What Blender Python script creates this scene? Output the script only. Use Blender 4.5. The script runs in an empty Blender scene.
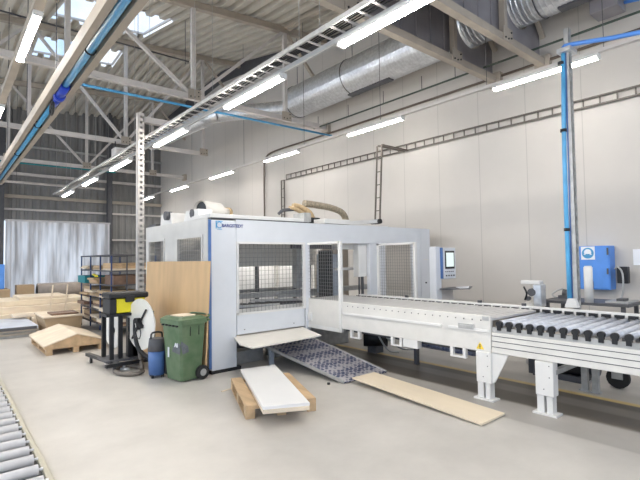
import bpy, bmesh, math, random
from mathutils import Vector, Matrix
random.seed(7)
scn = bpy.context.scene
COL = scn.collection
PI = math.pi

# ------------------------------------------------------------------ materials
def mat(name, col, rough=.5, metal=0., noise=None, nscale=8., col2=None, bump=0., bscale=40., emit=None, estr=0.,
        stretch=(1, 1, 1), spec=None, alpha=None):
    m = bpy.data.materials.new(name); m.use_nodes = True
    nt = m.node_tree; b = nt.nodes['Principled BSDF']
    b.inputs['Base Color'].default_value = (*col, 1)
    b.inputs['Roughness'].default_value = rough
    b.inputs['Metallic'].default_value = metal
    if spec is not None: b.inputs['Specular IOR Level'].default_value = spec
    if alpha is not None: b.inputs['Alpha'].default_value = alpha
    if emit:
        b.inputs['Emission Color'].default_value = (*emit, 1); b.inputs['Emission Strength'].default_value = estr
    tc = None
    if noise or bump:
        tc = nt.nodes.new('ShaderNodeTexCoord'); mp = nt.nodes.new('ShaderNodeMapping')
        mp.inputs['Scale'].default_value = stretch
        nt.links.new(tc.outputs['Object'], mp.inputs['Vector'])
    if noise:
        n = nt.nodes.new('ShaderNodeTexNoise'); n.inputs['Scale'].default_value = nscale
        n.inputs['Detail'].default_value = 5
        nt.links.new(mp.outputs[0], n.inputs['Vector'])
        r = nt.nodes.new('ShaderNodeValToRGB')
        r.color_ramp.elements[0].position = .35; r.color_ramp.elements[1].position = .68
        c2 = col2 or tuple(max(0, c * (1 - noise)) for c in col)
        r.color_ramp.elements[0].color = (*c2, 1); r.color_ramp.elements[1].color = (*col, 1)
        nt.links.new(n.outputs['Fac'], r.inputs['Fac']); nt.links.new(r.outputs[0], b.inputs['Base Color'])
    if bump:
        n2 = nt.nodes.new('ShaderNodeTexNoise'); n2.inputs['Scale'].default_value = bscale
        nt.links.new(mp.outputs[0], n2.inputs['Vector'])
        bp = nt.nodes.new('ShaderNodeBump'); bp.inputs['Strength'].default_value = bump; bp.inputs['Distance'].default_value = .01
        nt.links.new(n2.outputs['Fac'], bp.inputs['Height']); nt.links.new(bp.outputs[0], b.inputs['Normal'])
    return m

M = {}
M['white'] = mat('white_paint', (.75, .74, .72), .45, noise=.06, nscale=5)
M['cream'] = mat('cream_paint', (.72, .70, .66), .5, noise=.08, nscale=4)
M['bluewhite'] = mat('pale_blue_paint', (.70, .72, .755), .4, noise=.05, nscale=3)
M['greyblue'] = mat('grey_blue_paint', (.42, .46, .52), .4, noise=.1, nscale=3)
M['bluestripe'] = mat('blue_stripe_paint', (.09, .19, .45), .4, noise=.2, nscale=6)
M['blue'] = mat('bright_blue_paint', (.10, .30, .80), .4, noise=.12, nscale=5)
M['bluepipe'] = mat('blue_pipe_paint', (.09, .38, .68), .35, noise=.15, nscale=6)
M['deepblue'] = mat('deep_blue_plastic', (.02, .06, .50), .35)
M['steelbeige'] = mat('primer_beige_steel', (.47, .41, .34), .55, noise=.15, nscale=3)
M['steelwhite'] = mat('off_white_steel', (.66, .62, .59), .5, noise=.12, nscale=3)
M['steeldark'] = mat('dark_steel', (.10, .10, .11), .5, noise=.2, nscale=6)
M['galv'] = mat('galvanised_steel', (.80, .82, .85), .28, .8, noise=.2, nscale=14)
M['galvpaint'] = mat('grey_zinc_steel', (.50, .50, .49), .5, .3, noise=.2, nscale=12)
M['wire'] = mat('mesh_wire_grey', (.27, .27, .27), .45, .4)
M['black'] = mat('black_plastic', (.015, .015, .017), .4, noise=.3, nscale=10)
M['rubber'] = mat('black_rubber', (.02, .02, .02), .75, bump=.3)
M['ladder'] = mat('brown_cable_ladder_steel', (.15, .13, .11), .5, .3, noise=.15, nscale=9)
M['green_pipe'] = mat('dark_green_pipe', (.05, .07, .05), .4)
M['brownpipe'] = mat('dark_brown_pipe', (.12, .09, .07), .5)
M['deck'] = mat('roof_deck_steel', (.66, .62, .55), .55, noise=.12, nscale=1.5)
M['endwall'] = mat('dark_wall_cladding', (.25, .245, .24), .5, noise=.12, nscale=1.5)
M['sheet'] = mat('zinc_sheet', (.36, .34, .36), .45, .35, noise=.2, nscale=2)
M['ply'] = mat('plywood', (.76, .51, .27), .55, noise=.14, nscale=5, stretch=(1, 1, .25))
M['mdf'] = mat('light_board', (.82, .70, .53), .6, noise=.08, nscale=4, stretch=(1, .2, 1))
M['wood'] = mat('pallet_wood', (.66, .46, .27), .65, noise=.28, nscale=9, stretch=(1, .2, 1))
M['woodlight'] = mat('pale_wood', (.84, .71, .55), .6, noise=.16, nscale=6, stretch=(.4, 1, 1))
M['woodbrown'] = mat('brown_wood', (.25, .15, .10), .6, noise=.3, nscale=8)
M['card'] = mat('cardboard', (.50, .36, .22), .75, noise=.15, nscale=5)
M['sheetwhite'] = mat('white_laminate', (.86, .85, .84), .35, noise=.03, nscale=2)
M['sheetblue'] = mat('pale_blue_film', (.66, .72, .84), .3, noise=.25, nscale=3)
M['carpet'] = mat('grey_brown_roll', (.36, .31, .27), .85, noise=.15, nscale=8)
M['yellow'] = mat('yellow_paint', (.85, .74, .02), .4, noise=.06, nscale=4)
M['bin'] = mat('green_bin_plastic', (.085, .155, .07), .5, noise=.35, nscale=6, col2=(.14, .20, .11))
M['binlabel'] = mat('worn_grey_label', (.16, .17, .19), .6, noise=.3, nscale=20)
M['carpetrail'] = mat('worn_beige_rail', (.50, .47, .38), .6, noise=.1)
M['boardpale'] = mat('pale_grey_board', (.80, .76, .69), .5, noise=.05)
M['rackblue'] = mat('dark_rack_blue', (.035, .06, .16), .45)
M['teal'] = mat('teal_plastic', (.02, .25, .28), .5, noise=.1)
M['disc'] = mat('ivory_disc_plastic', (.90, .87, .80), .45, noise=.05, nscale=3)
M['roller'] = mat('zinc_roller', (.62, .64, .70), .42, .25, noise=.18, nscale=14)
M['rollerwhite'] = mat('white_plastic_roller', (.74, .74, .77), .4, noise=.1, nscale=12)
M['hose'] = mat('grey_hose', (.16, .14, .12), .6, bump=.4, bscale=60)
M['tanhose'] = mat('tan_hose', (.62, .45, .25), .5, noise=.25, nscale=18)
M['chain'] = mat('tan_energy_chain', (.42, .35, .25), .55, noise=.45, nscale=30)
M['screen'] = mat('screen_glass', (.50, .60, .56), .2, emit=(.72, .85, .80), estr=.55)
M['paper'] = mat('paper', (.86, .87, .90), .7)
M['navy'] = mat('navy_print', (.02, .03, .20), .5)
M['lamp'] = mat('fluorescent_diffuser', (.9, .9, .9), .4, emit=(1., .955, .89), estr=70.)
M['foil'] = mat('blue_foil', (.08, .12, .35), .3, .3, noise=.6, nscale=25, col2=(.5, .55, .7))
M['curtain'] = mat('plastic_strip_curtain', (.88, .82, .80), .35, noise=.28, nscale=1.6, stretch=(2.5, 1, .35))
M['amber'] = mat('amber_sticker', (.85, .60, .05), .5)
M['belt'] = mat('pale_conveyor_belt', (.56, .545, .53), .6, noise=.12, nscale=10, stretch=(.3, 3, 1))
M['lampfill'] = mat('machine_fill_light', (.9, .9, .9), .4, emit=(1., .97, .92), estr=16.)  # glow of the fill lamp added inside the machine
M['lampwall'] = mat('wall_row_diffuser', (.9, .9, .9), .4, emit=(1., .955, .89), estr=40.)
M['skygl'] = mat('skylight_glazing', (.9, .95, 1.), .1, alpha=.08)

def curtain_mat():
    m = M['curtain']; nt = m.node_tree; b = nt.nodes['Principled BSDF']; out = nt.nodes['Material Output']
    tr = nt.nodes.new('ShaderNodeBsdfTranslucent'); tc = nt.nodes.new('ShaderNodeTexCoord'); mp = nt.nodes.new('ShaderNodeMapping'); mp.inputs['Scale'].default_value = (3, 1, .3)
    n = nt.nodes.new('ShaderNodeTexNoise'); n.inputs['Scale'].default_value = 1.3; n.inputs['Detail'].default_value = 3
    r = nt.nodes.new('ShaderNodeValToRGB'); e = r.color_ramp.elements
    e[0].position = .36; e[0].color = (.42, .37, .33, 1); e[1].position = .6; e[1].color = (1, .93, .86, 1)
    L = nt.links.new; L(tc.outputs['Object'], mp.inputs[0]); L(mp.outputs[0], n.inputs['Vector']); L(n.outputs['Fac'], r.inputs[0]); L(r.outputs[0], tr.inputs[0])
    mx = nt.nodes.new('ShaderNodeMixShader'); mx.inputs[0].default_value = .7
    nt.links.new(b.outputs[0], mx.inputs[1]); nt.links.new(tr.outputs[0], mx.inputs[2]); nt.links.new(mx.outputs[0], out.inputs[0])
curtain_mat()
# grating plate: a real diagonal pattern of pale bars over blue steel
def checker_mat():
    m = bpy.data.materials.new('patterned_tread_plate'); m.use_nodes = True
    nt = m.node_tree; b = nt.nodes['Principled BSDF']
    tc = nt.nodes.new('ShaderNodeTexCoord'); mp = nt.nodes.new('ShaderNodeMapping')
    mp.inputs['Rotation'].default_value = (0, 0, .78)
    n = nt.nodes.new('ShaderNodeTexVoronoi'); n.inputs['Scale'].default_value = 17
    n.inputs['Randomness'].default_value = .35
    r = nt.nodes.new('ShaderNodeValToRGB'); e = r.color_ramp.elements
    e[0].position = .40; e[0].color = (.03, .045, .13, 1); e[1].position = .56; e[1].color = (.50, .48, .50, 1)
    nt.links.new(tc.outputs['Object'], mp.inputs[0]); nt.links.new(mp.outputs[0], n.inputs['Vector'])
    nt.links.new(n.outputs['Distance'], r.inputs[0]); nt.links.new(r.outputs[0], b.inputs['Base Color'])
    b.inputs['Roughness'].default_value = .4; b.inputs['Metallic'].default_value = .3
    return m
M['tread'] = checker_mat()

def band_mat(name, axis, stops, noise=.1, nscale=1.2, rough=.5, mod=None, bump=.05):
    """colour bands along a world axis; mod=(pitch, line width, line colour factor) draws panel joints"""
    m = bpy.data.materials.new(name); m.use_nodes = True
    nt = m.node_tree; b = nt.nodes['Principled BSDF']; L = nt.links.new
    g = nt.nodes.new('ShaderNodeNewGeometry'); s = nt.nodes.new('ShaderNodeSeparateXYZ')
    L(g.outputs['Position'], s.inputs[0])
    lo, hi = stops[0][0], stops[-1][0] + .001
    mr = nt.nodes.new('ShaderNodeMapRange'); mr.inputs[1].default_value = lo; mr.inputs[2].default_value = hi
    L(s.outputs[axis], mr.inputs[0])
    r = nt.nodes.new('ShaderNodeValToRGB'); L(mr.outputs[0], r.inputs[0])
    e = r.color_ramp.elements
    while len(e) < len(stops): e.new(.5)
    for k, (p, c) in enumerate(stops):
        e[k].position = (p - lo) / (hi - lo); e[k].color = (*c, 1)
    n = nt.nodes.new('ShaderNodeTexNoise'); n.inputs['Scale'].default_value = nscale; n.inputs['Detail'].default_value = 8
    n.inputs['Roughness'].default_value = .62
    L(g.outputs['Position'], n.inputs['Vector'])
    mr2 = nt.nodes.new('ShaderNodeMapRange'); mr2.inputs[1].default_value = .3; mr2.inputs[2].default_value = .7
    mr2.inputs[3].default_value = 1 - noise; mr2.inputs[4].default_value = 1 + noise * .4
    L(n.outputs['Fac'], mr2.inputs[0])
    mx = nt.nodes.new('ShaderNodeVectorMath'); mx.operation = 'SCALE'
    L(r.outputs[0], mx.inputs[0]); L(mr2.outputs[0], mx.inputs['Scale'])
    out = mx.outputs[0]
    if mod:
        ax2, pitch, w, fac = mod
        a = nt.nodes.new('ShaderNodeMath'); a.operation = 'PINGPONG'; a.inputs[1].default_value = pitch / 2
        L(s.outputs[ax2], a.inputs[0])
        c = nt.nodes.new('ShaderNodeMath'); c.operation = 'LESS_THAN'; c.inputs[1].default_value = w
        L(a.outputs[0], c.inputs[0])
        d = nt.nodes.new('ShaderNodeMapRange'); d.inputs[3].default_value = 1; d.inputs[4].default_value = fac
        L(c.outputs[0], d.inputs[0])
        m2 = nt.nodes.new('ShaderNodeVectorMath'); m2.operation = 'SCALE'
        L(out, m2.inputs[0]); L(d.outputs[0], m2.inputs['Scale']); out = m2.outputs[0]
    L(out, b.inputs['Base Color'])
    b.inputs['Roughness'].default_value = rough
    n2 = nt.nodes.new('ShaderNodeTexNoise'); n2.inputs['Scale'].default_value = 30
    L(g.outputs['Position'], n2.inputs['Vector'])
    bp = nt.nodes.new('ShaderNodeBump'); bp.inputs['Strength'].default_value = bump; bp.inputs['Distance'].default_value = .01
    L(n2.outputs['Fac'], bp.inputs['Height']); L(bp.outputs[0], b.inputs['Normal'])
    return m
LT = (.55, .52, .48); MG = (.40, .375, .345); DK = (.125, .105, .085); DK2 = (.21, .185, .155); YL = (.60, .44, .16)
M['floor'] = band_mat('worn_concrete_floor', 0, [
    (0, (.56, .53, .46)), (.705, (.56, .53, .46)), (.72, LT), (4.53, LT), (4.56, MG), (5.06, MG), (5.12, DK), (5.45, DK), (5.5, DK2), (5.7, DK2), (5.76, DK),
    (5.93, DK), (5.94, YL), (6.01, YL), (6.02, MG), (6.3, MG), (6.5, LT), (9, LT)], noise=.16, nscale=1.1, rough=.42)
M['wall'] = band_mat('white_wall_panels', 2, [(0, (.59, .555, .515)), (9, (.59, .555, .515))], noise=.05, nscale=.8, mod=(1, 1.04, .008, .78), bump=.02)

# ------------------------------------------------------------------ mesh builder
class MB:
    def __init__(s): s.v = []; s.f = []; s.sm = []
    def quad(s, pts, smooth=False):
        i = len(s.v); s.v += [Vector(p) for p in pts]; s.f.append(tuple(range(i, i + len(pts)))); s.sm.append(smooth)
    def box(s, x0, x1, y0, y1, z0, z1, R=None, O=None, bev=0.):
        b = min(bev, abs(x1 - x0) * .3, abs(y1 - y0) * .3, abs(z1 - z0) * .3)
        if b > 0:
            bm = bmesh.new(); bmesh.ops.create_cube(bm, size=1)
            for v in bm.verts:
                v.co = Vector(((x0 + x1) / 2 + v.co.x * (x1 - x0), (y0 + y1) / 2 + v.co.y * (y1 - y0), (z0 + z1) / 2 + v.co.z * (z1 - z0)))
            bmesh.ops.bevel(bm, geom=bm.edges[:], offset=b, segments=1, affect='EDGES')
            bmesh.ops.recalc_face_normals(bm, faces=bm.faces[:])
            i = len(s.v); bm.verts.index_update()
            for v in bm.verts:
                p = v.co.copy()
                if R is not None: p = R @ p
                if O is not None: p = p + Vector(O)
                s.v.append(p)
            for f in bm.faces: s.f.append(tuple(i + v.index for v in f.verts)); s.sm.append(False)
            bm.free(); return s
        i = len(s.v)
        for x in (x0, x1):
            for y in (y0, y1):
                for z in (z0, z1):
                    p = Vector((x, y, z))
                    if R is not None: p = R @ p
                    if O is not None: p = p + Vector(O)
                    s.v.append(p)
        for q in ((0, 1, 3, 2), (4, 6, 7, 5), (0, 4, 5, 1), (2, 3, 7, 6), (0, 2, 6, 4), (1, 5, 7, 3)):
            s.f.append(tuple(i + k for k in q)); s.sm.append(False)
        return s
    def frame(s, a, b):
        d = (b - a).normalized(); u = Vector((0, 0, 1))
        if abs(d.z) > .95: u = Vector((1, 0, 0))
        x = d.cross(u).normalized(); y = x.cross(d).normalized()
        return d, x, y
    def bar(s, a, b, w, h=None):
        """rectangular bar from a to b, w across, h up"""
        h = h or w; a = Vector(a); b = Vector(b); d, x, y = s.frame(a, b); i = len(s.v)
        for p in (a, b):
            for sx, sy in ((-1, -1), (1, -1), (1, 1), (-1, 1)): s.v.append(p + x * (sx * w / 2) + y * (sy * h / 2))
        for q in ((0, 3, 2, 1), (4, 5, 6, 7), (0, 1, 5, 4), (1, 2, 6, 5), (2, 3, 7, 6), (3, 0, 4, 7)):
            s.f.append(tuple(i + k for k in q)); s.sm.append(False)
        return s
    def cyl(s, a, b, r, n=12, r2=None, caps=True):
        a = Vector(a); b = Vector(b); r2 = r if r2 is None else r2; d, x, y = s.frame(a, b); i = len(s.v)
        for p, rr in ((a, r), (b, r2)):
            for k in range(n):
                t = 2 * PI * k / n; s.v.append(p + x * (rr * math.cos(t)) + y * (rr * math.sin(t)))
        for k in range(n):
            s.f.append((i + k, i + (k + 1) % n, i + n + (k + 1) % n, i + n + k)); s.sm.append(True)
        if caps:
            s.f.append(tuple(i + n - 1 - k for k in range(n))); s.sm.append(False)
            s.f.append(tuple(i + n + k for k in range(n))); s.sm.append(False)
        return s
    def tube(s, pts, r, n=8, smooth=4, caps=True):
        P = [Vector(p) for p in pts]
        if smooth and len(P) > 2:
            Q = []
            E = [P[0] * 2 - P[1]] + P + [P[-1] * 2 - P[-2]]
            for k in range(1, len(E) - 2):
                p0, p1, p2, p3 = E[k - 1:k + 3]
                for j in range(smooth):
                    t = j / smooth
                    Q.append(.5 * ((2 * p1) + (p2 - p0) * t + (2 * p0 - 5 * p1 + 4 * p2 - p3) * t * t + (3 * p1 - p0 - 3 * p2 + p3) * t ** 3))
            Q.append(P[-1]); P = Q
        i = len(s.v); x = None
        for k, p in enumerate(P):
            d = (P[min(k + 1, len(P) - 1)] - P[max(k - 1, 0)]).normalized()
            if x is None:
                u = Vector((0, 0, 1)) if abs(d.z) < .9 else Vector((1, 0, 0)); x = d.cross(u).normalized()
            else: x = (x - d * x.dot(d)).normalized()
            y = x.cross(d)
            rr = r(k / (len(P) - 1)) if callable(r) else r
            for j in range(n):
                t = 2 * PI * j / n; s.v.append(p + x * (rr * math.cos(t)) + y * (rr * math.sin(t)))
        for k in range(len(P) - 1):
            for j in range(n):
                a = i + k * n; s.f.append((a + j, a + n + j, a + n + (j + 1) % n, a + (j + 1) % n)); s.sm.append(True)
        if caps:
            s.f.append(tuple(i + j for j in range(n))); s.sm.append(False)
            a = i + (len(P) - 1) * n; s.f.append(tuple(a + n - 1 - j for j in range(n))); s.sm.append(False)
        return s
    def prism(s, poly, a, b, ax):
        """extrude 2-D poly between a and b along axis ax (0,1,2); poly gives the two other coordinates in order"""
        i = len(s.v); n = len(poly)
        for t in (a, b):
            for p in poly:
                q = [p[0], p[1]]; q.insert(ax, t); s.v.append(Vector(q))
        s.f.append(tuple(i + k for k in range(n))); s.f.append(tuple(i + n + n - 1 - k for k in range(n))); s.sm += [False, False]
        for k in range(n): s.f.append((i + k, i + n + k, i + n + (k + 1) % n, i + (k + 1) % n)); s.sm.append(False)
        return s
    def build(s, name, m, parent=None, loc=None, flat_origin=False):
        me = bpy.data.meshes.new(name)
        if parent is not None: L = parent_origin(parent)
        elif loc is not None: L = Vector(loc)
        else:
            xs = [v.x for v in s.v]; ys = [v.y for v in s.v]; zs = [v.z for v in s.v]
            L = Vector(((min(xs) + max(xs)) / 2, (min(ys) + max(ys)) / 2, min(zs)))
        me.from_pydata([tuple(v - L) for v in s.v], [], s.f)
        for p, q in zip(me.polygons, s.sm): p.use_smooth = q
        bm = bmesh.new(); bm.from_mesh(me); bmesh.ops.recalc_face_normals(bm, faces=bm.faces[:]); bm.to_mesh(me); bm.free()
        me.materials.append(M[m] if isinstance(m, str) else m)
        o = bpy.data.objects.new(name, me); COL.objects.link(o)
        if parent is not None: o.parent = parent
        else: o.location = L
        return o
def parent_origin(p):
    L = Vector((0, 0, 0))
    while p is not None: L = L + Vector(p.location); p = p.parent
    return L
def tag(o, label, cat, group=None, kind=None):
    if label: o['label'] = label
    if cat: o['category'] = cat
    if group: o['group'] = group
    if kind: o['kind'] = kind
    return o
def thing(name, loc, label, cat, group=None):
    o = bpy.data.objects.new(name, None); o.empty_display_size = .1; COL.objects.link(o); o.location = loc
    return tag(o, label, cat, group)
def struct(mb, name, m):
    o = mb.build(name, m); o['kind'] = 'structure'; return o
def dup(root, loc, label=None, rz=None, group=None):
    r = root.copy(); COL.objects.link(r); r.location = loc
    if rz is not None: r.rotation_euler = (0, 0, rz)
    if label: r['label'] = label
    if group: r['group'] = group
    for ch in list(root.children):
        c = ch.copy(); COL.objects.link(c); c.parent = r
        for g in ch.children:
            d = g.copy(); COL.objects.link(d); d.parent = c
    return r
def text_mesh(txt, size, name, m, parent, origin, xdir, up, bold=0., ext=.002):
    cu = bpy.data.curves.new(name, 'FONT'); cu.body = txt; cu.size = size; cu.extrude = ext; cu.offset = bold
    o = bpy.data.objects.new(name, cu); COL.objects.link(o)
    dg = bpy.context.evaluated_depsgraph_get(); dg.update()
    me = bpy.data.meshes.new_from_object(o.evaluated_get(dg)); bpy.data.objects.remove(o)
    x = Vector(xdir).normalized(); u = Vector(up).normalized(); n = x.cross(u)
    L = parent_origin(parent)
    for v in me.vertices:
        v.co = Vector(origin) - L + x * v.co.x + u * v.co.y + n * v.co.z
    me.materials.clear(); me.materials.append(M[m])
    r = bpy.data.objects.new(name, me); COL.objects.link(r); r.parent = parent
    return r
def mesh_grid(mb, o, ux, uz, w, h, pitch, r=.0020):
    """wire grid in a plane: origin o, unit vectors ux, uz"""
    o = Vector(o); ux = Vector(ux); uz = Vector(uz)
    n = int(w / pitch)
    for k in range(1, n + 1): p = o + ux * (k * w / (n + 1)); mb.bar(p, p + uz * h, r * 2)
    n = int(h / pitch)
    for k in range(1, n + 1): p = o + uz * (k * h / (n + 1)); mb.bar(p, p + ux * w, r * 2)
def rz(a): return Matrix.Rotation(a, 3, 'Z')

# ------------------------------------------------------------------ the hall
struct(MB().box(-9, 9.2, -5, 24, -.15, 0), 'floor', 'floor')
def gY(y):
    if y < 10.2: return .10 * (y - 10.2)
    if y < 15.4: return .2 * (y - 10.2)
    if y < 17: return 1.04 + .1 * (y - 15.4)
    return 1.2 - .08 * (y - 17)
def roofz(x, y): return 8.45 + .09 * (x - 9) + gY(y)
# right wall: top edge follows the roof a little below it
w = MB(); ys = [-5, 0, 4.7, 10.2, 12, 15.4, 17, 24]
for a, b in zip(ys[:-1], ys[1:]):
    dz = lambda y: .12 if y < 8 else (.22 if y < 11 else .5)
    w.prism([(a, 0), (b, 0), (b, roofz(9, b) - dz(b)), (a, roofz(9, a) - dz(a))], 9.0, 9.15, 0)
struct(w, 'wall_right', 'wall')
w = MB().box(9.02, 9.14, 9, 24, 7.8, 10.4)
struct(w, 'trim_1', 'steeldark')
# end wall: trapezoidal cladding
w = MB(); x = -6.; pts = []
while x < 9.1: pts += [(x, 23.8), (x + .14, 23.8), (x + .18, 23.84), (x + .26, 23.84)]; x += .30
for (a, b), (c, d) in zip(pts[:-1], pts[1:]):
    zb = 3.56 if (a > 2.08 and c < 6.3) else 0
    w.quad([(a, b, zb), (c, d, zb), (c, d, 10), (a, b, 10)])
w.box(-6, 2.1, 23.9, 24, 0, 10).box(6.27, 9.2, 23.9, 24, 0, 10).box(2.1, 6.27, 23.9, 24, 3.56, 10)
struct(w, 'wall_back', 'endwall')
for k, (x0, x1, z, h, m) in enumerate([(-2, 9, 5.63, .12, 'steelwhite'), (-2, 9, 4.62, .14, 'steelbeige'), (-2, 9, 4.05, .08, 'steelwhite'),
                                 (-2, 1.9, 3.17, .08, 'steelwhite'), (6.42, 9, 2.75, .08, 'steelwhite'), (-2, 9, 6.9, .08, 'galvpaint')]):
    struct(MB().box(x0, x1, 23.66, 23.8, z - h / 2, z + h / 2), 'trim_%d' % (k + 2), m)

# roof deck with four roof-light openings
def deck(mb, x0, x1, y0, y1, full=False):
    p = .36; n = max(1, round((x1 - x0) / p)); p = (x1 - x0) / n
    yy = sorted({y0, y1} | {y for y in (-5, 4.7, 10.2, 15.4, 17, 24) if y0 < y < y1})
    pr = []
    for k in range(n):
        a = x0 + k * p; pr += [(a, 0), (a + .42 * p, 0), (a + .52 * p, .13), (a + .9 * p, .13)]
    pr.append((x1, 0))
    for ya, yb in zip(yy[:-1], yy[1:]):
        for (a, za), (b, zb) in zip(pr[:-1], pr[1:]):
            mb.quad([(a, ya, roofz(a, ya) + za), (b, ya, roofz(b, ya) + zb), (b, yb, roofz(b, yb) + zb), (a, yb, roofz(a, yb) + za)])
SK = [(2.36, 5.0, 12.3, 14.7), (2.36, 5.0, 16.95, 18.25)]
d = MB()
deck(d, -6, 2.36, -5, 24); deck(d, 5.0, 9.2, -5, 24)
deck(d, 2.36, 5.0, -5, SK[0][2]); deck(d, 2.36, 5.0, SK[0][3], SK[1][2]); deck(d, 2.36, 5.0, SK[1][3], 24)
struct(d, 'ceiling', 'deck')
for k, (x0, x1, y0, y1) in enumerate(SK):
    fr = MB(); zf = lambda x, y: roofz(x, y) + .13
    for (a, b) in (((x0, y0), (x1, y0)), ((x1, y0), (x1, y1)), ((x1, y1), (x0, y1)), ((x0, y1), (x0, y0))):
        fr.bar((a[0], a[1], zf(*a)), (b[0], b[1], zf(*b)), .06, .06)
    xm = (x0 + x1) / 2
    f = struct(fr, 'window_%d' % (k + 1), 'steelwhite')
    g = MB(); zo = .04
    g.quad([(x0, y0, zf(x0, y0) + zo), (x1, y0, zf(x1, y0) + zo), (x1, y1, zf(x1, y1) + zo), (x0, y1, zf(x0, y1) + zo)])
    g.build('pane', 'skygl', f)

# ------------------------------------------------------------------ trusses
NX = [-.8, 1.93, 4.65, 7.4]
def truss(y, zb, label, main='steelwhite', chordlen=(-6, 8.98)):
    t = thing('roof_truss', (3, y, zb), label, 'roof truss', 'roof trusses across the hall')
    rz_ = lambda x: roofz(x, y) - .12
    MB().bar((chordlen[0], y, zb), (chordlen[1], y, zb), .13).build('bottom_chord', main, t)
    MB().bar((-6, y, rz_(-6)), (8.98, y, rz_(8.98)), .14, .17).build('top_chord', 'steelbeige', t)
    for x in NX:
        MB().bar((x, y, zb), (x, y, rz_(x)), .1).build('post', main, t)
        pl = MB().box(x - .16, x + .16, y - .085, y - .07, zb - .07, zb + .18)
        g = pl.build('gusset_plate', 'steelbeige', t)
        bl = MB()
        for dx, dz in ((-.1, -.01), (.0, -.01), (.1, .02), (.1, .12)): bl.cyl((x + dx, y - .1, zb + dz), (x + dx, y - .085, zb + dz), .016, 8)
        bl.build('bolts', 'black', g)
    for a, b in (((4.65, 0), (1.93, 1)), ((4.65, 0), (7.4, 1)), ((-.8, 0), (1.93, 1))):
        p = [(c, y, zb if e == 0 else rz_(c)) for c, e in (a, b)]
        MB().bar(p[0], p[1], .08).build('diagonal_brace', main, t)
    MB().bar((7.4, y, rz_(7.4)), (8.97, y, rz_(7.4) - 1.6), .08).build('diagonal_brace', 'steelbeige', t)
    if chordlen[1] > 8: MB().box(8.86, 8.99, y - .14, y + .14, zb - .14, zb + .14).build('wall_bracket', 'steelbeige', t)
    return t
truss(10.19, 5.64, 'long white roof truss in the middle, behind the blue pipe and the near light row')
truss(15.4, 5.62, 'roof truss second from the far wall, its chord passing under the far roof light', chordlen=(-6, 7.5))
truss(20.6, 5.66, 'roof truss nearest the dark far wall')
truss(4.74, 5.40, 'beige roof truss carrying the pierced grey sheet, second from the right corner', 'steelbeige')
truss(3.75, 5.42, 'nearest beige roof truss at the upper right corner of the photo', 'steelbeige')
# sheets in the two near trusses, pierced by the duct
DX, DZ, DR = 8.12, 6.38, .45
def sheet(y, x0, x1, label):
    mb = MB(); n = 40
    zt = lambda x: roofz(x, y) - .2
    z0 = 5.47
    cx, cz, r = DX, DZ, DR + .04
    X0, X1, Z0, Z1 = cx - .75, min(x1, cx + .78), z0, cz + .75
    mb.box(x0, X0, y, y + .01, z0, zt((x0 + X0) / 2) - .0)
    # ring between circle and square
    for k in range(n):
        a, b = 2 * PI * k / n, 2 * PI * (k + 1) / n
        def outer(t):
            c, s_ = math.cos(t), math.sin(t)
            k1 = (X1 - cx) / c if c > 0 else ((X0 - cx) / c if c < 0 else 1e9)
            k2 = (Z1 - cz) / s_ if s_ > 0 else ((Z0 - cz) / s_ if s_ < 0 else 1e9)
            q = min(abs(k1), abs(k2)); return (cx + q * c, cz + q * s_)
        oa, ob = outer(a), outer(b)
        mb.quad([(cx + r * math.cos(a), y, cz + r * math.sin(a)), (oa[0], y, oa[1]), (ob[0], y, ob[1]), (cx + r * math.cos(b), y, cz + r * math.sin(b))])
    mb.box(X0, X1, y, y + .01, Z1, zt(cx))
    if X1 < x1: mb.box(X1, x1, y, y + .01, z0, zt(cx))
    # standing seams
    k = x0
    while k < X0: mb.box(k, k + .025, y - .02, y, z0, zt(k)); k += .42
    tag(mb.build('baffle_sheet', 'sheet'), label, 'sheet panel', 'grey sheets pierced by the air duct')
sheet(4.82, 3.0, 8.98, 'grey metal sheet above the second nearest beam, air duct passing through it')
sheet(3.83, 4.6, 8.98, 'grey metal sheet above the nearest beam at the top right, air duct passing through it')
tag(MB().box(8.35, 8.75, 2.30, 2.72, 5.75, 6.2, bev=.01).build('duct_plenum', 'sheet'), 'small grey sheet metal box below the duct near the right edge', 'duct box')
# purlin-like members above the middle truss
tag(MB().bar((7.4, 10.1, roofz(7.4, 10.1) - .05), (7.4, 4.8, roofz(7.4, 4.8) - .08), .12, .1).build('roof_purlin', 'steelbeige'),
    'beige roof purlin running along the hall above the near light row', 'purlin')
tag(MB().bar((7.42, 10.0, 8.15), (7.42, 9.45, roofz(7.42, 9.45) - .06), .09).build('knee_brace', 'steelbeige'),
    'short beige knee brace rising from the middle truss to the roof', 'brace')

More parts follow.
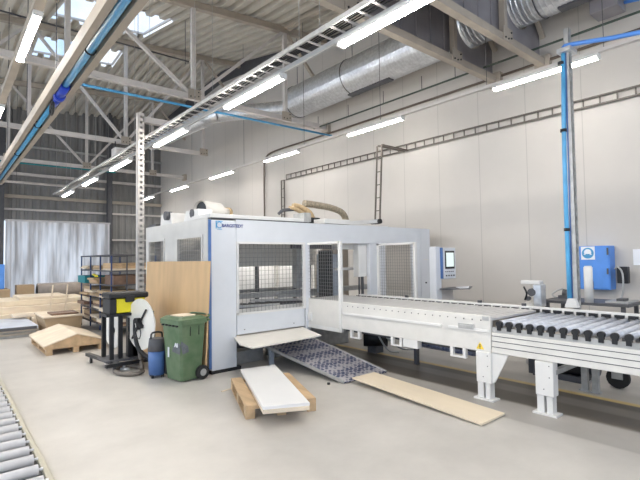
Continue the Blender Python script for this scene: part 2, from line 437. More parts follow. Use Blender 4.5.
# ------------------------------------------------------------------ far wall columns, curtain
for x, l in ((1.98, 'dark steel column left of the plastic strip curtain'), (6.34, 'dark steel column right of the plastic strip curtain')):
    t = thing('steel_column', (x, 23.5, 0), l, 'column', 'dark columns at the far wall')
    m = MB(); m.box(x - .1, x + .1, 23.38, 23.4, 0, 9).box(x - .1, x + .1, 23.62, 23.64, 0, 9).box(x - .012, x + .012, 23.4, 23.62, 0, 9)
    m.build('shaft', 'steeldark', t)
    MB().box(x - .16, x + .16, 23.32, 23.66, 0, .03).build('base_plate', 'steeldark', t)
t = thing('strip_curtain', (4.2, 23.3, 0), 'wide curtain of cloudy white plastic strips hanging in the far doorway', 'strip curtain')
MB().box(2.1, 6.3, 23.2, 23.32, 3.48, 3.56).build('curtain_rail', 'steelwhite', t)
x = 2.12; k = 0
while x < 6.22:
    mb = MB(); y = 23.22 + (.02 if k % 2 else 0); n = 4; sw = .215; random.seed(k)
    for j in range(n):
        a = x + sw * j / n; b = x + sw * (j + 1) / n
        ya = y + .012 * math.sin(PI * j / n * 2 + k); yb = y + .012 * math.sin(PI * (j + 1) / n * 2 + k)
        mb.quad([(a, ya, .04), (b, yb, .04), (b, yb, 3.5), (a, ya, 3.5)])
    mb.build('plastic_strip', 'curtain', t); x += .197; k += 1

# ------------------------------------------------------------------ duct
def duct(a, b, r, rib=.09):
    a = Vector(a); b = Vector(b); L = (b - a).length; n = int(L / rib); mb = MB(); seg = 28
    d = (b - a).normalized(); u = Vector((0, 0, 1)); x = d.cross(u).normalized(); y = x.cross(d)
    rings = []
    for k in range(n + 1):
        for off, rr in ((0, r), (.18, r + .008), (.36, r)): rings.append((min(1, (k + off) / n), rr))
    i = 0
    for t, rr in rings:
        p = a + (b - a) * t
        for j in range(seg): q = 2 * PI * j / seg; mb.v.append(p + x * rr * math.cos(q) + y * rr * math.sin(q))
    for k in range(len(rings) - 1):
        for j in range(seg):
            c = k * seg; mb.f.append((c + j, c + seg + j, c + seg + (j + 1) % seg, c + (j + 1) % seg)); mb.sm.append(False)
    return mb
t = thing('air_duct', (DX, 5, 5.9), 'large silver spiral air duct running under the roof along the white wall', 'air duct')
duct((DX, -3, DZ), (DX, 10.6, DZ), DR).build('large_pipe', 'galv', t)
MB().cyl((DX, 10.6, DZ), (DX, 10.95, DZ), DR + .01, 28, .24, caps=False).build('reducer', 'galv', t)
duct((DX, 10.92, DZ - .08), (6.72, 12.75, DZ - .1), .22).build('small_pipe', 'galv', t)
mb = MB().tube([(6.72, 12.75, DZ - .1), (6.6, 12.98, DZ - .1), (6.56, 13.3, DZ - .1)], .235, 20, 5); mb.build('elbow', 'galv', t)
duct((6.56, 13.3, DZ - .1), (6.30, 17.6, DZ - .1), .24).build('far_pipe', 'galv', t)
for y in (1.5, 3.4, 5.4, 8.2, 10.55):
    r = DR + .015 if y < 10.7 else .345
    mb = MB(); n = 24
    pts = [(DX + r * math.cos(2 * PI * j / n), y, DZ + r * math.sin(2 * PI * j / n)) for j in range(n + 1)]
    mb.tube(pts, .012, 5, 0); mb.bar((DX, y, DZ + r), (DX, y, roofz(DX, y)), .012)
    mb.build('hanger_ring', 'steeldark', t)
for y0, y1 in ((1.9, 3.1), (6.9, 8.3)):
    rr = DR if y0 < 10 else .33
    MB().box(DX - .09, DX + .09, y0, y1, DZ - rr - .03, DZ - rr + .02).build('outlet_grille', 'steeldark', t)

# ------------------------------------------------------------------ pipes under the roof
def pipe(name, pts, r, m, label, cat='pipe', group=None, hang=None, smooth=4, n=8):
    t = thing(name, pts[0], label, cat, group)
    MB().tube(pts, r, n, smooth).build('tube', m, t)
    if hang:
        for (p, q) in hang: MB().bar(p, q, .012).build('hanger', 'steeldark', t)
    return t
pipe('sprinkler_pipe', [(8.62, 10.4, 5.62), (8.62, 2.0, 5.62)], .022, 'green_pipe', 'thin dark green pipe running just below the silver duct',
     hang=[((8.62, y, 5.62), (8.62, y, 5.95)) for y in (10.2, 8.9, 7.6, 6.4, 5.5)], smooth=0)
pipe('wall_conduit', [(8.93, 13.64, 2.6), (8.93, 13.64, 5.0), (8.93, 13.5, 5.35), (8.93, 12.9, 5.48), (8.93, 10.5, 5.46), (8.93, 6, 5.46), (8.93, 0, 5.46)], .028, 'brownpipe',
     'dark conduit that rises behind the machine and bends along the white wall')
pipe('air_line', [(2.12, 9.9, 5.27), (8.9, 9.9, 5.34)], .03, 'bluepipe', 'thin blue pipe crossing the hall below the middle truss', smooth=0)
pipe('roof_water_pipe', [(-3, 11.9, 7.2), (5.3, 11.9, 7.3)], .022, 'steeldark', 'thin dark pipe crossing below the roof lights', smooth=0,
     hang=[((x, 11.9, 7.2), (x, 11.9, roofz(x, 11.9))) for x in (.6, 2.3, 3.9, 5.2)])
pipe('grey_roof_pipe', [(-3, 19.5, 5.3), (5.5, 19.5, 5.35)], .03, 'teal', 'thin green grey pipe crossing in front of the far wall', smooth=0)
pipe('roof_cable', [(-3, 21.5, 4.92), (5.6, 21.5, 4.92)], .05, 'steelwhite', 'white pipe crossing the hall in front of the far wall', smooth=0,
     hang=[((x, 21.5, 4.92), (x, 21.5, 9)) for x in (2.3, 4.4)])

# long service channel on the left with blue pipe
t = thing('service_channel', (1.35, 8, 4.3), 'long beige steel channel hung under the roof at the left, running to the far wall', 'cable channel')
m = MB(); m.box(1.19, 1.27, .5, 17.6, 4.2, 4.36).box(1.42, 1.50, .5, 17.6, 4.2, 4.36)
m.build('side_rails', 'steelbeige', t)
MB().box(1.2, 1.49, .5, 17.6, 4.36, 4.38).build('top_plate', 'steelbeige', t)
for y in (2.5, 5.2, 7.9, 11, 14.5, 17): MB().bar((1.345, y, 4.38), (1.345, y, roofz(1.3, y)), .014).build('hanger_rod', 'steeldark', t)
t = thing('compressed_air_pipe', (1.345, 8, 4.2), 'blue compressed air pipe with a blue valve, slung in the left channel', 'pipe')
MB().cyl((1.345, .5, 4.24), (1.345, 7.25, 4.24), .045, 12).build('near_tube', 'bluepipe', t)
MB().cyl((1.345, 8.1, 4.22), (1.345, 17.4, 4.22), .04, 12).build('far_tube', 'bluepipe', t)
MB().cyl((1.345, 7.2, 4.22), (1.345, 7.62, 4.20), .062, 14).cyl((1.345, 7.58, 4.20), (1.345, 7.66, 4.19), .08, 14).cyl((1.345, 7.7, 4.19), (1.345, 8.1, 4.2), .05, 12).build('valve_body', 'deepblue', t)
mb = MB()
pts = [(1.30, 7.95 + .13 * math.cos(q), 4.10 + .11 * math.sin(q)) for q in [2 * PI * j / 16 for j in range(17)]]
mb.tube(pts, .018, 6, 0)
for q in range(3): mb.bar((1.30, 7.95 - .13 * math.cos(q * PI / 3), 4.10 - .11 * math.sin(q * PI / 3)), (1.30, 7.95 + .13 * math.cos(q * PI / 3), 4.10 + .11 * math.sin(q * PI / 3)), .025)
mb.build('valve_handwheel', 'black', t)
for y in (3.2, 5.8, 9.6, 12.4):
    MB().tube([(1.345 + .06 * math.cos(q), y, 4.235 + .06 * math.sin(q)) for q in [2 * PI * j / 12 for j in range(13)]], .012, 5, 0).build('pipe_clamp', 'black', t)

# ------------------------------------------------------------------ lights
def lamp_proto(L, label, group, loc, lm='lamp'):
    t = thing('fluorescent_light', loc, label, 'light', group); x, y, z = loc
    MB().box(x - .06, x + .06, y, y + L, z + .035, z + .085, bev=.008).build('housing', 'white', t)
    MB().prism([(x - .044, z + .035), (x - .032, z), (x + .032, z), (x + .044, z + .035)], y + .03, y + L - .03, 1).build('diffuser', lm, t)
    for e in (y, y + L - .03): MB().box(x - .055, x + .055, e, e + .03, z, z + .036).build('end_cap', 'white', t)
    return t
TX, TZ = 3.5, 4.12
G = 'lights under the long cable tray'
p0 = lamp_proto(1.6, 'fluorescent light under the cable tray at the top centre, nearest of its row', G, (TX, 2.13, TZ))
tl = ['fluorescent light under the cable tray, second from the near end', 'fluorescent light under the cable tray, third from the near end',
      'fluorescent light under the cable tray, just right of the perforated left post', 'fluorescent light under the cable tray, just left of the perforated left post',
      'fluorescent light under the cable tray, second from its far end', 'fluorescent light at the far tip of the cable tray']
for y, l in zip((4.85, 7.95, 11.2, 14.25, 17.35), [tl[0], tl[1], tl[3], tl[4], tl[5]]): dup(p0, (TX, y, TZ), l)
dup(p0, (TX, -.95, TZ), 'fluorescent light of the cable tray row, behind the camera')
WX, WZ = 7.6, 4.66
G = 'lights hung in a row beside the white wall'
q0 = lamp_proto(1.72, 'fluorescent light beside the perforated right post, nearest of the wall row', G, (WX, 2.36, WZ), 'lampwall')
for y, l in zip((6.15, 9.85, 13.5, 17.2, 21.0), ['fluorescent light of the wall row, above the cable ladder drop', 'fluorescent light of the wall row, right of the bent conduit',
                                  'fluorescent light of the wall row, left of the bent conduit', 'fluorescent light of the wall row, second from the far end', 'farthest fluorescent light of the wall row, beside the left post']):
    dup(q0, (WX, y, WZ), l)
dup(q0, (WX, -1.4, WZ), 'fluorescent light of the wall row, behind the camera')
G = 'lights of the left row'
r0 = lamp_proto(1.85, 'fluorescent light at the top left corner on a beige rail', G, (.97, 6.95, 5.02))
dup(r0, (.97, 11.6, 5.02), 'fluorescent light cut by the left edge of the photo')
for y in (-.9, 3.3): dup(r0, (.97, y, 5.02), 'fluorescent light of the left row outside the photo')
# unseen parallel rows of the same lights, added further left as fill
for x in (-2.2, -5.2):
    for y in (-2, 2, 6, 10, 14, 18): dup(p0, (x, y, 4.6), 'fluorescent fill light of an added unseen row', group='fill lights added out of frame')
tag(MB().box(.9, 1.02, -2, 17, 5.09, 5.2).build('light_rail', 'steelbeige'), 'beige rail carrying the lights at the top left corner', 'light rail')
t = thing('hanging_rail', (WX, 8, 4.76), 'thin white rail hung beside the white wall carrying a row of lights', 'light rail')
MB().box(WX - .04, WX + .04, -1.5, 23, WZ + .09, WZ + .14).build('rail', 'steelwhite', t)
for y in (2.3, 4.2, 6.8, 9.6, 12.8, 16.8, 20.8): MB().bar((WX, y, WZ + .12), (WX, y, roofz(WX, y)), .008).build('hanging_wire', 'steeldark', t)
# cable tray above the middle row
t = thing('cable_tray', (TX, 8, 4.25), 'long white wire cable tray with lights below, running down the hall', 'cable tray')
y0, y1 = -1.2, 19.6
m = MB()
for x in (3.27, 3.60): m.box(x - .012, x + .012, y0, y1, 4.26, 4.315)
m.build('side_rails', 'galvpaint', t)
y = y0
while y < y1: MB().box(3.27, 3.60, y, y + .03, 4.262, 4.275).build('rung', 'steelwhite', t); y += .21
m = MB()
for x in (3.31, 3.335, 3.36, 3.39, 3.43, 3.55): m.tube([(x + .012 * math.sin(k * 1.7 + x * 40), y0 + k * .8, 4.285) for k in range(27)], .009, 5, 2)
m.build('cables', 'black', t)
MB().box(3.485, 3.515, y0, y1, 4.205, 4.26).build('lamp_rail', 'white', t)
for y in (1.2, 4.2, 7.1, 10.2, 13.5, 16.6, 19):
    for x in (3.27, 3.60): MB().bar((x, y, 4.3), (x, y, roofz(x, y)), .006).build('hanging_wire', 'galvpaint', t)
# unit heater hanging far down the hall
t = thing('unit_heater', (4.52, 15.2, 5.1), 'small white heater box hanging beside the far end of the cable tray', 'heater')
MB().box(4.23, 4.82, 15.1, 15.5, 5.08, 5.36, bev=.02).build('casing', 'white', t)
MB().box(4.3, 4.75, 15.08, 15.1, 5.12, 5.3).build('louvre', 'steelwhite', t)
for x in (4.3, 4.75): MB().bar((x, 15.3, 5.36), (x, 15.3, 5.58), .03).build('hanger', 'steeldark', t)

# ------------------------------------------------------------------ perforated posts
def perf_post(name, x, y, z0, z1, label, w=.12, d=.12, m='galvpaint'):
    t = thing(name, (x, y, z0), label, 'post')
    mb = MB()
    mb.box(x - w / 2, x - w / 2 + w * .3, y - d / 2, y - d / 2 + .006, z0, z1); mb.box(x + w / 2 - w * .3, x + w / 2, y - d / 2, y - d / 2 + .006, z0, z1)
    mb.box(x - w / 2, x - w / 2 + .006, y - d / 2, y + d / 2, z0, z1); mb.box(x + w / 2 - .006, x + w / 2, y - d / 2, y + d / 2, z0, z1)
    z = z0
    while z < z1 - .02:
        mb.box(x - w / 2 + w * .3, x + w / 2 - w * .3, y - d / 2, y - d / 2 + .006, z, min(z1, z + .06)); z += .11
    mb.build('perforated_rail', m, t)
    MB().box(x - w / 2, x + w / 2, y + d / 2 - .006, y + d / 2, z0, z1).build('back_web', 'galvpaint', t)
    return t
t = perf_post('tray_post', 3.06, 9.2, 0, 4.68, 'tall pale perforated steel post with a side arm left of the machine', .13, .12, 'steelwhite')
MB().box(3.1, 3.95, 9.14, 9.26, 4.5, 4.62).build('side_arm', 'steelwhite', t)
MB().box(2.94, 3.18, 9.05, 9.35, 0, .02).build('base_plate', 'steelwhite', t)
MB().bar((3.1, 9.2, 4.15), (3.55, 9.2, 4.5), .04).build('arm_brace', 'steelwhite', t)
t = perf_post('service_post', 6.66, 2.46, .02, 4.85, 'tall perforated post standing behind the roller conveyor with the blue pipe', .085, .07, 'galvpaint')
MB().box(6.56, 6.76, 2.36, 2.56, 0, .02).build('base_plate', 'galv', t)
MB().box(6.54, 6.78, 2.38, 2.56, 4.5, 4.56).build('head_bracket', 'galv', t)
MB().prism([(2.39, .985), (2.56, .985), (2.52, 1.1), (2.43, 1.1)], 6.5, 6.58, 0).build('foot_clamp', 'white', t)
t = thing('post_air_pipe', (6.78, 2.66, 1), 'bright blue pipe running down the perforated right post from the ceiling branch', 'pipe')
MB().tube([(6.60, 2.53, 1.02), (6.60, 2.53, 3), (6.62, 2.50, 4.58)], .03, 10, 3).build('drop_tube', 'bluepipe', t)
MB().tube([(6.61, 2.50, 1.02), (6.61, 2.47, 4.58)], .010, 6, 0).build('thin_line', 'bluestripe', t)
for z in (2.02, 3.4, 4.35): MB().cyl((6.60, 2.53, z), (6.60, 2.53, z + .04), .042, 10).build('pipe_clamp', 'black', t)
MB().tube([(6.62, 2.50, 4.58), (6.63, 2.4, 4.60), (6.68, 1.6, 4.47), (6.7, .4, 4.40)], .03, 10, 3).build('branch_tube', 'blue', t)
pipe('upper_blue_pipe', [(9.0 - .2, 2.6, 6.0), (8.2, 1.2, 5.5), (7.6, .6, 5.3)], .03, 'blue', 'short blue pipe crossing the top right corner', smooth=3)

# ------------------------------------------------------------------ cable ladders on the wall
def ladder(a, b, wv, label, step=.27, w=.13, extra=None):
    """two rails from a to b offset by wv; rungs between"""
    t = thing('cable_ladder', a, label, 'cable ladder', 'brown cable ladders on the white wall')
    a = Vector(a); b = Vector(b); wv = Vector(wv)
    MB().bar(a, b, .03).bar(a + wv, b + wv, .03).build('side_rails', 'ladder', t)
    n = max(1, int((b - a).length / step))
    for k in range(n + 1): p = a + (b - a) * (k / n); MB().bar(p, p + wv, .02).build('rung', 'ladder', t)
    if extra: extra(t)
    return t
ladder((8.94, 12.3, 4.38), (8.94, -1, 4.36), (0, 0, .15), 'long brown cable ladder running level along the white wall')
ladder((8.94, 12.42, 4.38), (8.94, 12.42, 2.6), (0, .17, 0), 'brown cable ladder dropping down the wall behind the machine at the left')
def arm(t):
    MB().bar((8.0, 7.25, 4.37), (8.97, 7.25, 4.37), .035).bar((8.0, 7.13, 4.37), (8.97, 7.13, 4.37), .035).build('wall_arms', 'ladder', t)
ladder((8.0, 7.13, 4.36), (8.0, 7.25, 2.5), (.0, .15, 0), 'brown cable ladder standing off the wall, dropping to the right part of the machine', extra=arm)

# ------------------------------------------------------------------ the machine enclosure
F = 6.19; HT = 2.32; RB = 8.95; XR = 8.5
mc = thing('panel_saw_machine', (5.8, 7.5, 0), 'large pale blue and cream enclosed panel machine with mesh windows by the white wall', 'machine')
def part(mb, name, m, label=None, parent=mc):
    o = mb.build(name, m, parent)
    if label: o['label'] = label
    return o
cp = part(MB().box(3.10, 3.52, F, F + .1, .05, 2.30, bev=.004), 'corner_panel', 'bluewhite')
part(MB().box(3.10, 3.60, F + .005, F + .1, .0, .05), 'panel_base', 'black')
part(MB().box(3.06, 3.10, F - .004, F + .02, .08, 2.30), 'corner_stripe', 'bluestripe', 'dark blue corner stripe')
part(MB().box(3.525, 8.0, F, F + .1, 1.97, 2.32, bev=.004), 'header_panel', 'bluewhite')
part(MB().box(3.53, 4.86, F, F + .06, .53, .845, bev=.003), 'lower_panel', 'bluewhite')
b = MB()
for x in (3.66, 4.62): b.cyl((x, F - .006, .6), (x, F, .6), .008, 8)
part(b, 'screws', 'black')
wf = MB()
wf.box(3.52, 4.88, F - .015, F + .03, 1.94, 1.975).box(3.52, 3.56, F - .015, F + .03, .84, 1.94).box(3.52, 4.88, F - .015, F + .03, .83, .865).box(4.835, 4.88, F - .015, F + .03, .865, 1.94)
w1 = part(wf, 'window_frame', 'white')
g = MB(); mesh_grid(g, (3.56, F + .01, .865), (1, 0, 0), (0, 0, 1), 1.275, 1.075, .075); g.build('wire_mesh', 'wire', w1)
part(MB().box(4.88, 4.985, F - .01, F + .08, .45, 1.97, bev=.003), 'front_post', 'bluewhite')
# near fence leaf, standing out from the front along the conveyor
ff = MB(); FX = 4.93; Y1 = 5.36
ff.box(FX, FX + .05, Y1 - .025, Y1 + .03, .50, 1.97).box(FX, FX + .04, Y1, F, 1.935, 1.97).box(FX, FX + .04, Y1, F, .5, .56)
nf = part(ff, 'guard_frame', 'white', 'white guard frame at the left side of the conveyor')
g = MB(); mesh_grid(g, (FX + .02, Y1 + .03, 1.0), (0, 1, 0), (0, 0, 1), F - Y1 - .03, .93, .06); g.build('wire_mesh', 'wire', nf)
MB().box(FX + .01, FX + .03, Y1 + .03, F, .56, 1.0).build('infill_panel', 'cream', nf)
MB().box(FX - .02, FX + .01, F - .12, F - .02, .62, .76, bev=.005).build('safety_switch', 'white', nf)
# far fence leaf
ff = MB(); FX = 6.72; Y2 = 5.25
ff.box(FX, FX + .05, Y2 - .025, Y2 + .03, .0, 1.97).box(FX, FX + .04, Y2, F, 1.93, 1.97).box(FX, FX + .04, Y2, F, .86, .9).box(FX, FX + .04, F - .06, F, .0, 1.97)
nf = part(ff, 'guard_frame', 'white', 'white guard frame at the far side of the conveyor')
g = MB(); mesh_grid(g, (FX + .02, Y2 + .03, .9), (0, 1, 0), (0, 0, 1), F - Y2 - .09, 1.03, .06); g.build('wire_mesh', 'wire', nf)
# right hand part of the front
part(MB().box(6.52, 6.98, F, F + .09, .0, 1.97, bev=.004), 'front_post', 'bluewhite')
part(MB().box(7.9, 8.14, F, F + .09, 0, 1.97).box(8.0, 8.14, F, F + .09, 1.97, 2.32), 'front_panel', 'bluewhite')
part(MB().box(8.15, 8.5, F + .0, F + .12, 0, 2.32, bev=.004), 'corner_panel', 'bluewhite')
part(MB().box(6.98, 7.9, F, F + .06, 0, .55), 'lower_panel', 'bluewhite')
b = MB(); b.box(7.93, 7.97, F - .02, F, 1.3, 1.42).box(8.3, 8.33, F - .02, F, 1.1, 1.13); part(b, 'door_latches', 'black')
part(MB().box(8.25, 8.42, F - .006, F, 1.62, 1.64), 'label_strip', 'white')
# left side
s = MB()
s.box(3.09, 3.15, F + .1, RB, 2.08, 2.34).box(3.09, 3.15, F + .1, RB, .05, 1.25)
for y0, y1 in ((F + .1, 6.44), (7.42, 7.97), (8.78, RB)): s.box(3.09, 3.15, y0, y1, 1.25, 2.08)
part(s, 'side_panel', 'cream')
for y0, y1 in ((6.44, 7.42), (7.97, 8.78)):
    wf = MB().box(3.07, 3.12, y0, y1, 2.05, 2.085).box(3.07, 3.12, y0, y1, 1.25, 1.28).box(3.07, 3.12, y0, y0 + .035, 1.28, 2.05).box(3.07, 3.12, y1 - .035, y1, 1.28, 2.05)
    w1 = part(wf, 'window_frame', 'cream')
    g = MB(); mesh_grid(g, (3.1, y0 + .035, 1.28), (0, 1, 0), (0, 0, 1), y1 - y0 - .07, .77, .07); g.build('wire_mesh', 'wire', w1)
# rear and right side
s = MB(); s.box(3.15, XR, RB - .08, RB, 2.1, 2.34)
for x in (3.15, 4.6, 6.1, 7.3, 8.42): s.box(x, x + .08, RB - .08, RB, 0, 2.1)
s.box(3.15, XR, RB - .06, RB - .02, .0, .6); part(s, 'rear_frame', 'cream')
part(MB().box(4.7, 6.06, RB - .06, RB - .02, .6, 1.6).box(6.2, 7.0, RB - .06, RB - .02, .6, 1.6), 'rear_panel', 'sheetwhite')
s = MB().box(XR - .06, XR, F + .1, RB, 2.1, 2.34).box(XR - .06, XR, F + .1, RB, 0, .9).box(XR - .06, XR, 7.5, 7.58, .9, 2.1); part(s, 'right_side_frame', 'cream')
# inside
wl = part(MB().box(4.7, 6.9, 8.45, 8.55, 2.02, 2.07), 'fill_light', 'white')  # added lamp behind the gantry, brightens the rear panel and interior
MB().box(4.72, 6.88, 8.46, 8.54, 2.0, 2.02).build('fill_tube', 'lampfill', wl)
part(MB().box(3.3, 6.5, 7.9, 8.1, 1.55, 2.08, bev=.01), 'gantry_beam', 'cream')
for x in (4.98, 5.95, 6.36): part(MB().box(x, x + .04, 7.9, 8.0, .2, 1.55), 'gantry_post', 'steeldark')
part(MB().box(5.55, 5.72, 7.3, 7.45, 1.1, 1.9).box(5.6, 5.66, 7.25, 7.3, 1.35, 1.75), 'lifting_head', 'galvpaint')
part(MB().box(3.3, 8.2, 7.35, 7.5, .96, 1.06, bev=.004), 'table_beam', 'galvpaint')
part(MB().box(3.3, 6.4, 8.3, 8.45, .96, 1.06), 'table_beam', 'galvpaint')
s = MB()
for k in range(16): s.cyl((3.35 + k * .18, 6.45, .86), (3.35 + k * .18, 7.3, .86), .04, 10)
part(s, 'inner_rollers', 'steeldark')
part(MB().box(3.3, 6.3, 6.36, 6.42, .78, .90), 'inner_rail', 'cream')
part(MB().bar((3.4, 6.6, .93), (4.5, 6.45, .91), .08, .04).bar((4.2, 6.9, .97), (5.4, 6.6, .93), .06, .04).bar((5.0, 7.2, .97), (6.2, 7.0, .97), .05, .05), 'guide_bars', 'galvpaint')
part(MB().box(3.3, 6.4, 6.9, 7.2, .1, .62), 'base_beam', 'steeldark')
part(MB().box(3.55, 4.2, 6.5, 6.75, .0, .2), 'base_foot', 'galvpaint')
part(MB().box(4.45, 5.0, 6.5, 6.8, .0, .3), 'base_foot', 'galvpaint')
part(MB().box(5.0, 6.3, 6.6, 6.9, .0, .42, bev=.01), 'base_foot', 'galvpaint')
part(MB().box(5.98, 6.36, 6.8, 7.2, .9, 1.78, bev=.01), 'drive_cabinet', 'greyblue')
part(MB().box(5.78, 5.9, 6.6, 6.9, .9, 1.85), 'dark_column', 'black')
part(MB().box(5.98, 6.5, 6.6, 6.66, 1.45, 1.5), 'cross_rail', 'white')
part(MB().box(6.28, 6.5, 6.26, 6.42, 1.32, 1.97, bev=.005), 'control_box', 'white')
part(MB().bar((6.36, 6.34, .95), (6.36, 6.34, 1.32), .025).bar((6.45, 6.34, .95), (6.45, 6.34, 1.32), .04), 'box_stand', 'steeldark')
part(MB().box(5.95, 6.3, 6.4, 6.7, 1.86, 1.97, bev=.01), 'air_unit', 'cream')
part(MB().box(5.0, 6.5, 6.7, 6.78, 1.88, 1.96), 'dark_rail', 'steeldark')
part(MB().cyl((7.02, 6.5, .9), (7.02, 6.5, 1.12), .05, 10), 'small_motor', 'steeldark')
part(MB().box(7.0, 7.85, 8.2, 8.26, .3, 2.0), 'inner_partition', 'steelbeige')
# top plates
s = MB().box(3.08, 5.0, F - .01, F + .65, 2.335, 2.395, bev=.005); part(s, 'top_plate', 'white')
part(MB().box(3.1, 4.95, F + .0, F + .6, 2.32, 2.336), 'top_seal', 'steeldark')
part(MB().box(4.86, 5.02, F - .02, F + .3, 2.34, 2.50, bev=.005), 'top_bracket', 'galvpaint')
part(MB().box(5.35, 6.0, F, F + .5, 2.33, 2.42, bev=.005), 'top_plate', 'white')
part(MB().prism([(6.02, 2.34), (6.02, 2.40), (6.82, 2.47), (6.88, 2.40)], F + .05, F + .2, 1), 'top_rail', 'white')
part(MB().cyl((6.86, F + .0, 2.43), (6.86, F + .25, 2.43), .05, 12), 'rail_end_motor', 'black')
# logo
logo = MB()
for a in range(14):
    q0, q1 = .6 + a * .36, .6 + (a + 1) * .36
    if q1 > 5.7: break
    logo.bar((3.235 + .045 * math.cos(q0), F - .003, 2.225 + .045 * math.sin(q0)), (3.235 + .045 * math.cos(q1), F - .003, 2.225 + .045 * math.sin(q1)), .006, .012)
logo.box(3.175, 3.19, F - .004, F, 2.17, 2.285).box(3.175, 3.29, F - .004, F, 2.275, 2.285).box(3.20, 3.28, F - .004, F, 2.155, 2.165)
logo.build('emblem', 'bluepipe', cp)
text_mesh('BARGSTEDT', .068, 'maker_name', 'navy', cp, (3.275, F - .001, 2.195), (1, 0, 0), (0, 0, 1), bold=.002)
# drums
def drum(x0, y, z, r, L, m='cream'):
    a = Vector((x0, y, z)); dv = Vector((.93, .36, 0)).normalized()
    d = MB()
    d.cyl(a, a + dv * L, r, 24, caps=False); d.cyl(a, a + dv * L, r * .9, 24, caps=False)
    o = part(d, 'extraction_pipe', m)
    MB().cyl(a + dv * .04, a + dv * .06, r * .92, 24).build('pipe_throat', 'black', o)
    return a + dv * L, dv
e_, dv_ = drum(3.36, 7.1, 2.56, .145, .46)
part(MB().cyl(e_, e_ + dv_ * .06, .145, 20, .08), 'pipe_reducer', 'tanhose')
part(MB().cyl(e_ + dv_ * .05, e_ + dv_ * .24, .07, 16), 'pipe_stub', 'cream')
part(MB().cyl(e_ + dv_ * .22, e_ + dv_ * .28, .09, 14), 'motor_cap', 'tanhose')
part(MB().prism([(6.7, 2.34), (7.3, 2.34), (7.2, 2.52), (6.75, 2.52)], 3.15, 3.4, 0), 'motor_box', 'white')
part(MB().cyl((3.2, 6.95, 2.46), (3.13, 6.95, 2.46), .07, 14), 'motor_fan', 'steeldark')
part(MB().prism([(7.8, 2.34), (8.35, 2.34), (8.3, 2.55), (7.85, 2.55)], 3.15, 3.75, 0), 'motor_box', 'white')
part(MB().cyl((3.2, 7.95, 2.5), (3.08, 7.95, 2.5), .08, 14), 'motor_fan', 'steeldark')
part(MB().box(3.12, 3.5, 8.5, 8.9, 2.34, 2.39), 'small_top_parts', 'steeldark')
part(MB().box(3.6, 7.9, 6.9, 8.3, 2.32, 2.36).box(3.6, 7.9, 6.9, 6.95, 2.3, 2.42), 'roof_beam', 'white')
# energy chain and hoses on top
s = MB(); s.tube([(5.32, 6.75, 2.75), (5.6, 6.75, 2.74), (6.05, 6.75, 2.70), (6.34, 6.75, 2.60), (6.44, 6.75, 2.38)], .068, 8, 6)
part(s, 'energy_chain', 'chain', 'tan energy chain curving over the machine top')
s = MB()
for k, (a, z) in enumerate(((4.86, 2.62), (4.98, 2.68), (5.06, 2.70))):
    s.tube([(a, 6.6 + k * .06, z), (a + .16, 6.6 + k * .06, z - .02), (a + .38, 6.6 + k * .06, z - .12), (a + .5, 6.6 + k * .06, 2.38)], .04, 8, 5)
part(s, 'tan_hoses', 'tanhose')
part(MB().tube([(4.62, 6.6, 2.5), (4.72, 6.6, 2.57), (4.95, 6.6, 2.6)], .03, 8, 4).cyl((5.16, 6.55, 2.37), (5.5, 6.55, 2.37), .05, 10), 'hose_sockets', 'steeldark')
part(MB().box(5.12, 5.5, 6.5, 6.6, 2.33, 2.46), 'hose_block', 'black')

# flap board resting at machine mouth
t = thing('cream_board', (4.0, 5.9, .45), 'thin cream board sticking out of the machine below the first mesh window', 'board')
MB().prism([(3.24, 5.62), (3.24, 5.27), (4.53, 5.36), (4.88, 6.35), (3.6, 6.5)], .49, .508, 2).build('sheet', 'boardpale', t)
# ramp
t = thing('tread_ramp', (4.6, 5.3, 0), 'grey blue patterned metal ramp sloping from the machine to the floor', 'ramp')
R = Matrix.Rotation(0, 3, 'X')
A = Vector((4.18, 4.48, .012)); Bv = Vector((5.02, 4.48, .012)); Cc = Vector((5.02, 6.22, .30)); D = Vector((4.0, 6.22, .30))
nn = (Bv - A).cross(D - A).normalized() * -1
me = MB(); T = Vector((0, 0, .012))
me.v = [A, Bv, Cc, D, A + T, Bv + T, Cc + T, D + T]; me.f = [(0, 3, 2, 1), (4, 5, 6, 7), (0, 1, 5, 4), (1, 2, 6, 5), (2, 3, 7, 6), (3, 0, 4, 7)]; me.sm = [False] * 6
me.build('tread_plate', 'tread', t)
MB().bar(A + T, D + T, .025, .04).bar(Bv + T, Cc + T, .025, .04).build('side_rims', 'galvpaint', t)
for x in (4.02, 4.94): MB().box(x, x + .06, 6.0, 6.06, 0, .25).build('support', 'greyblue', t)
tag(MB().cyl((4.02, 4.62, 0), (4.02, 4.62, .025), .022, 10).build('floor_bolt', 'black'), 'tiny black bolt on the floor beside the ramp foot', 'bolt')

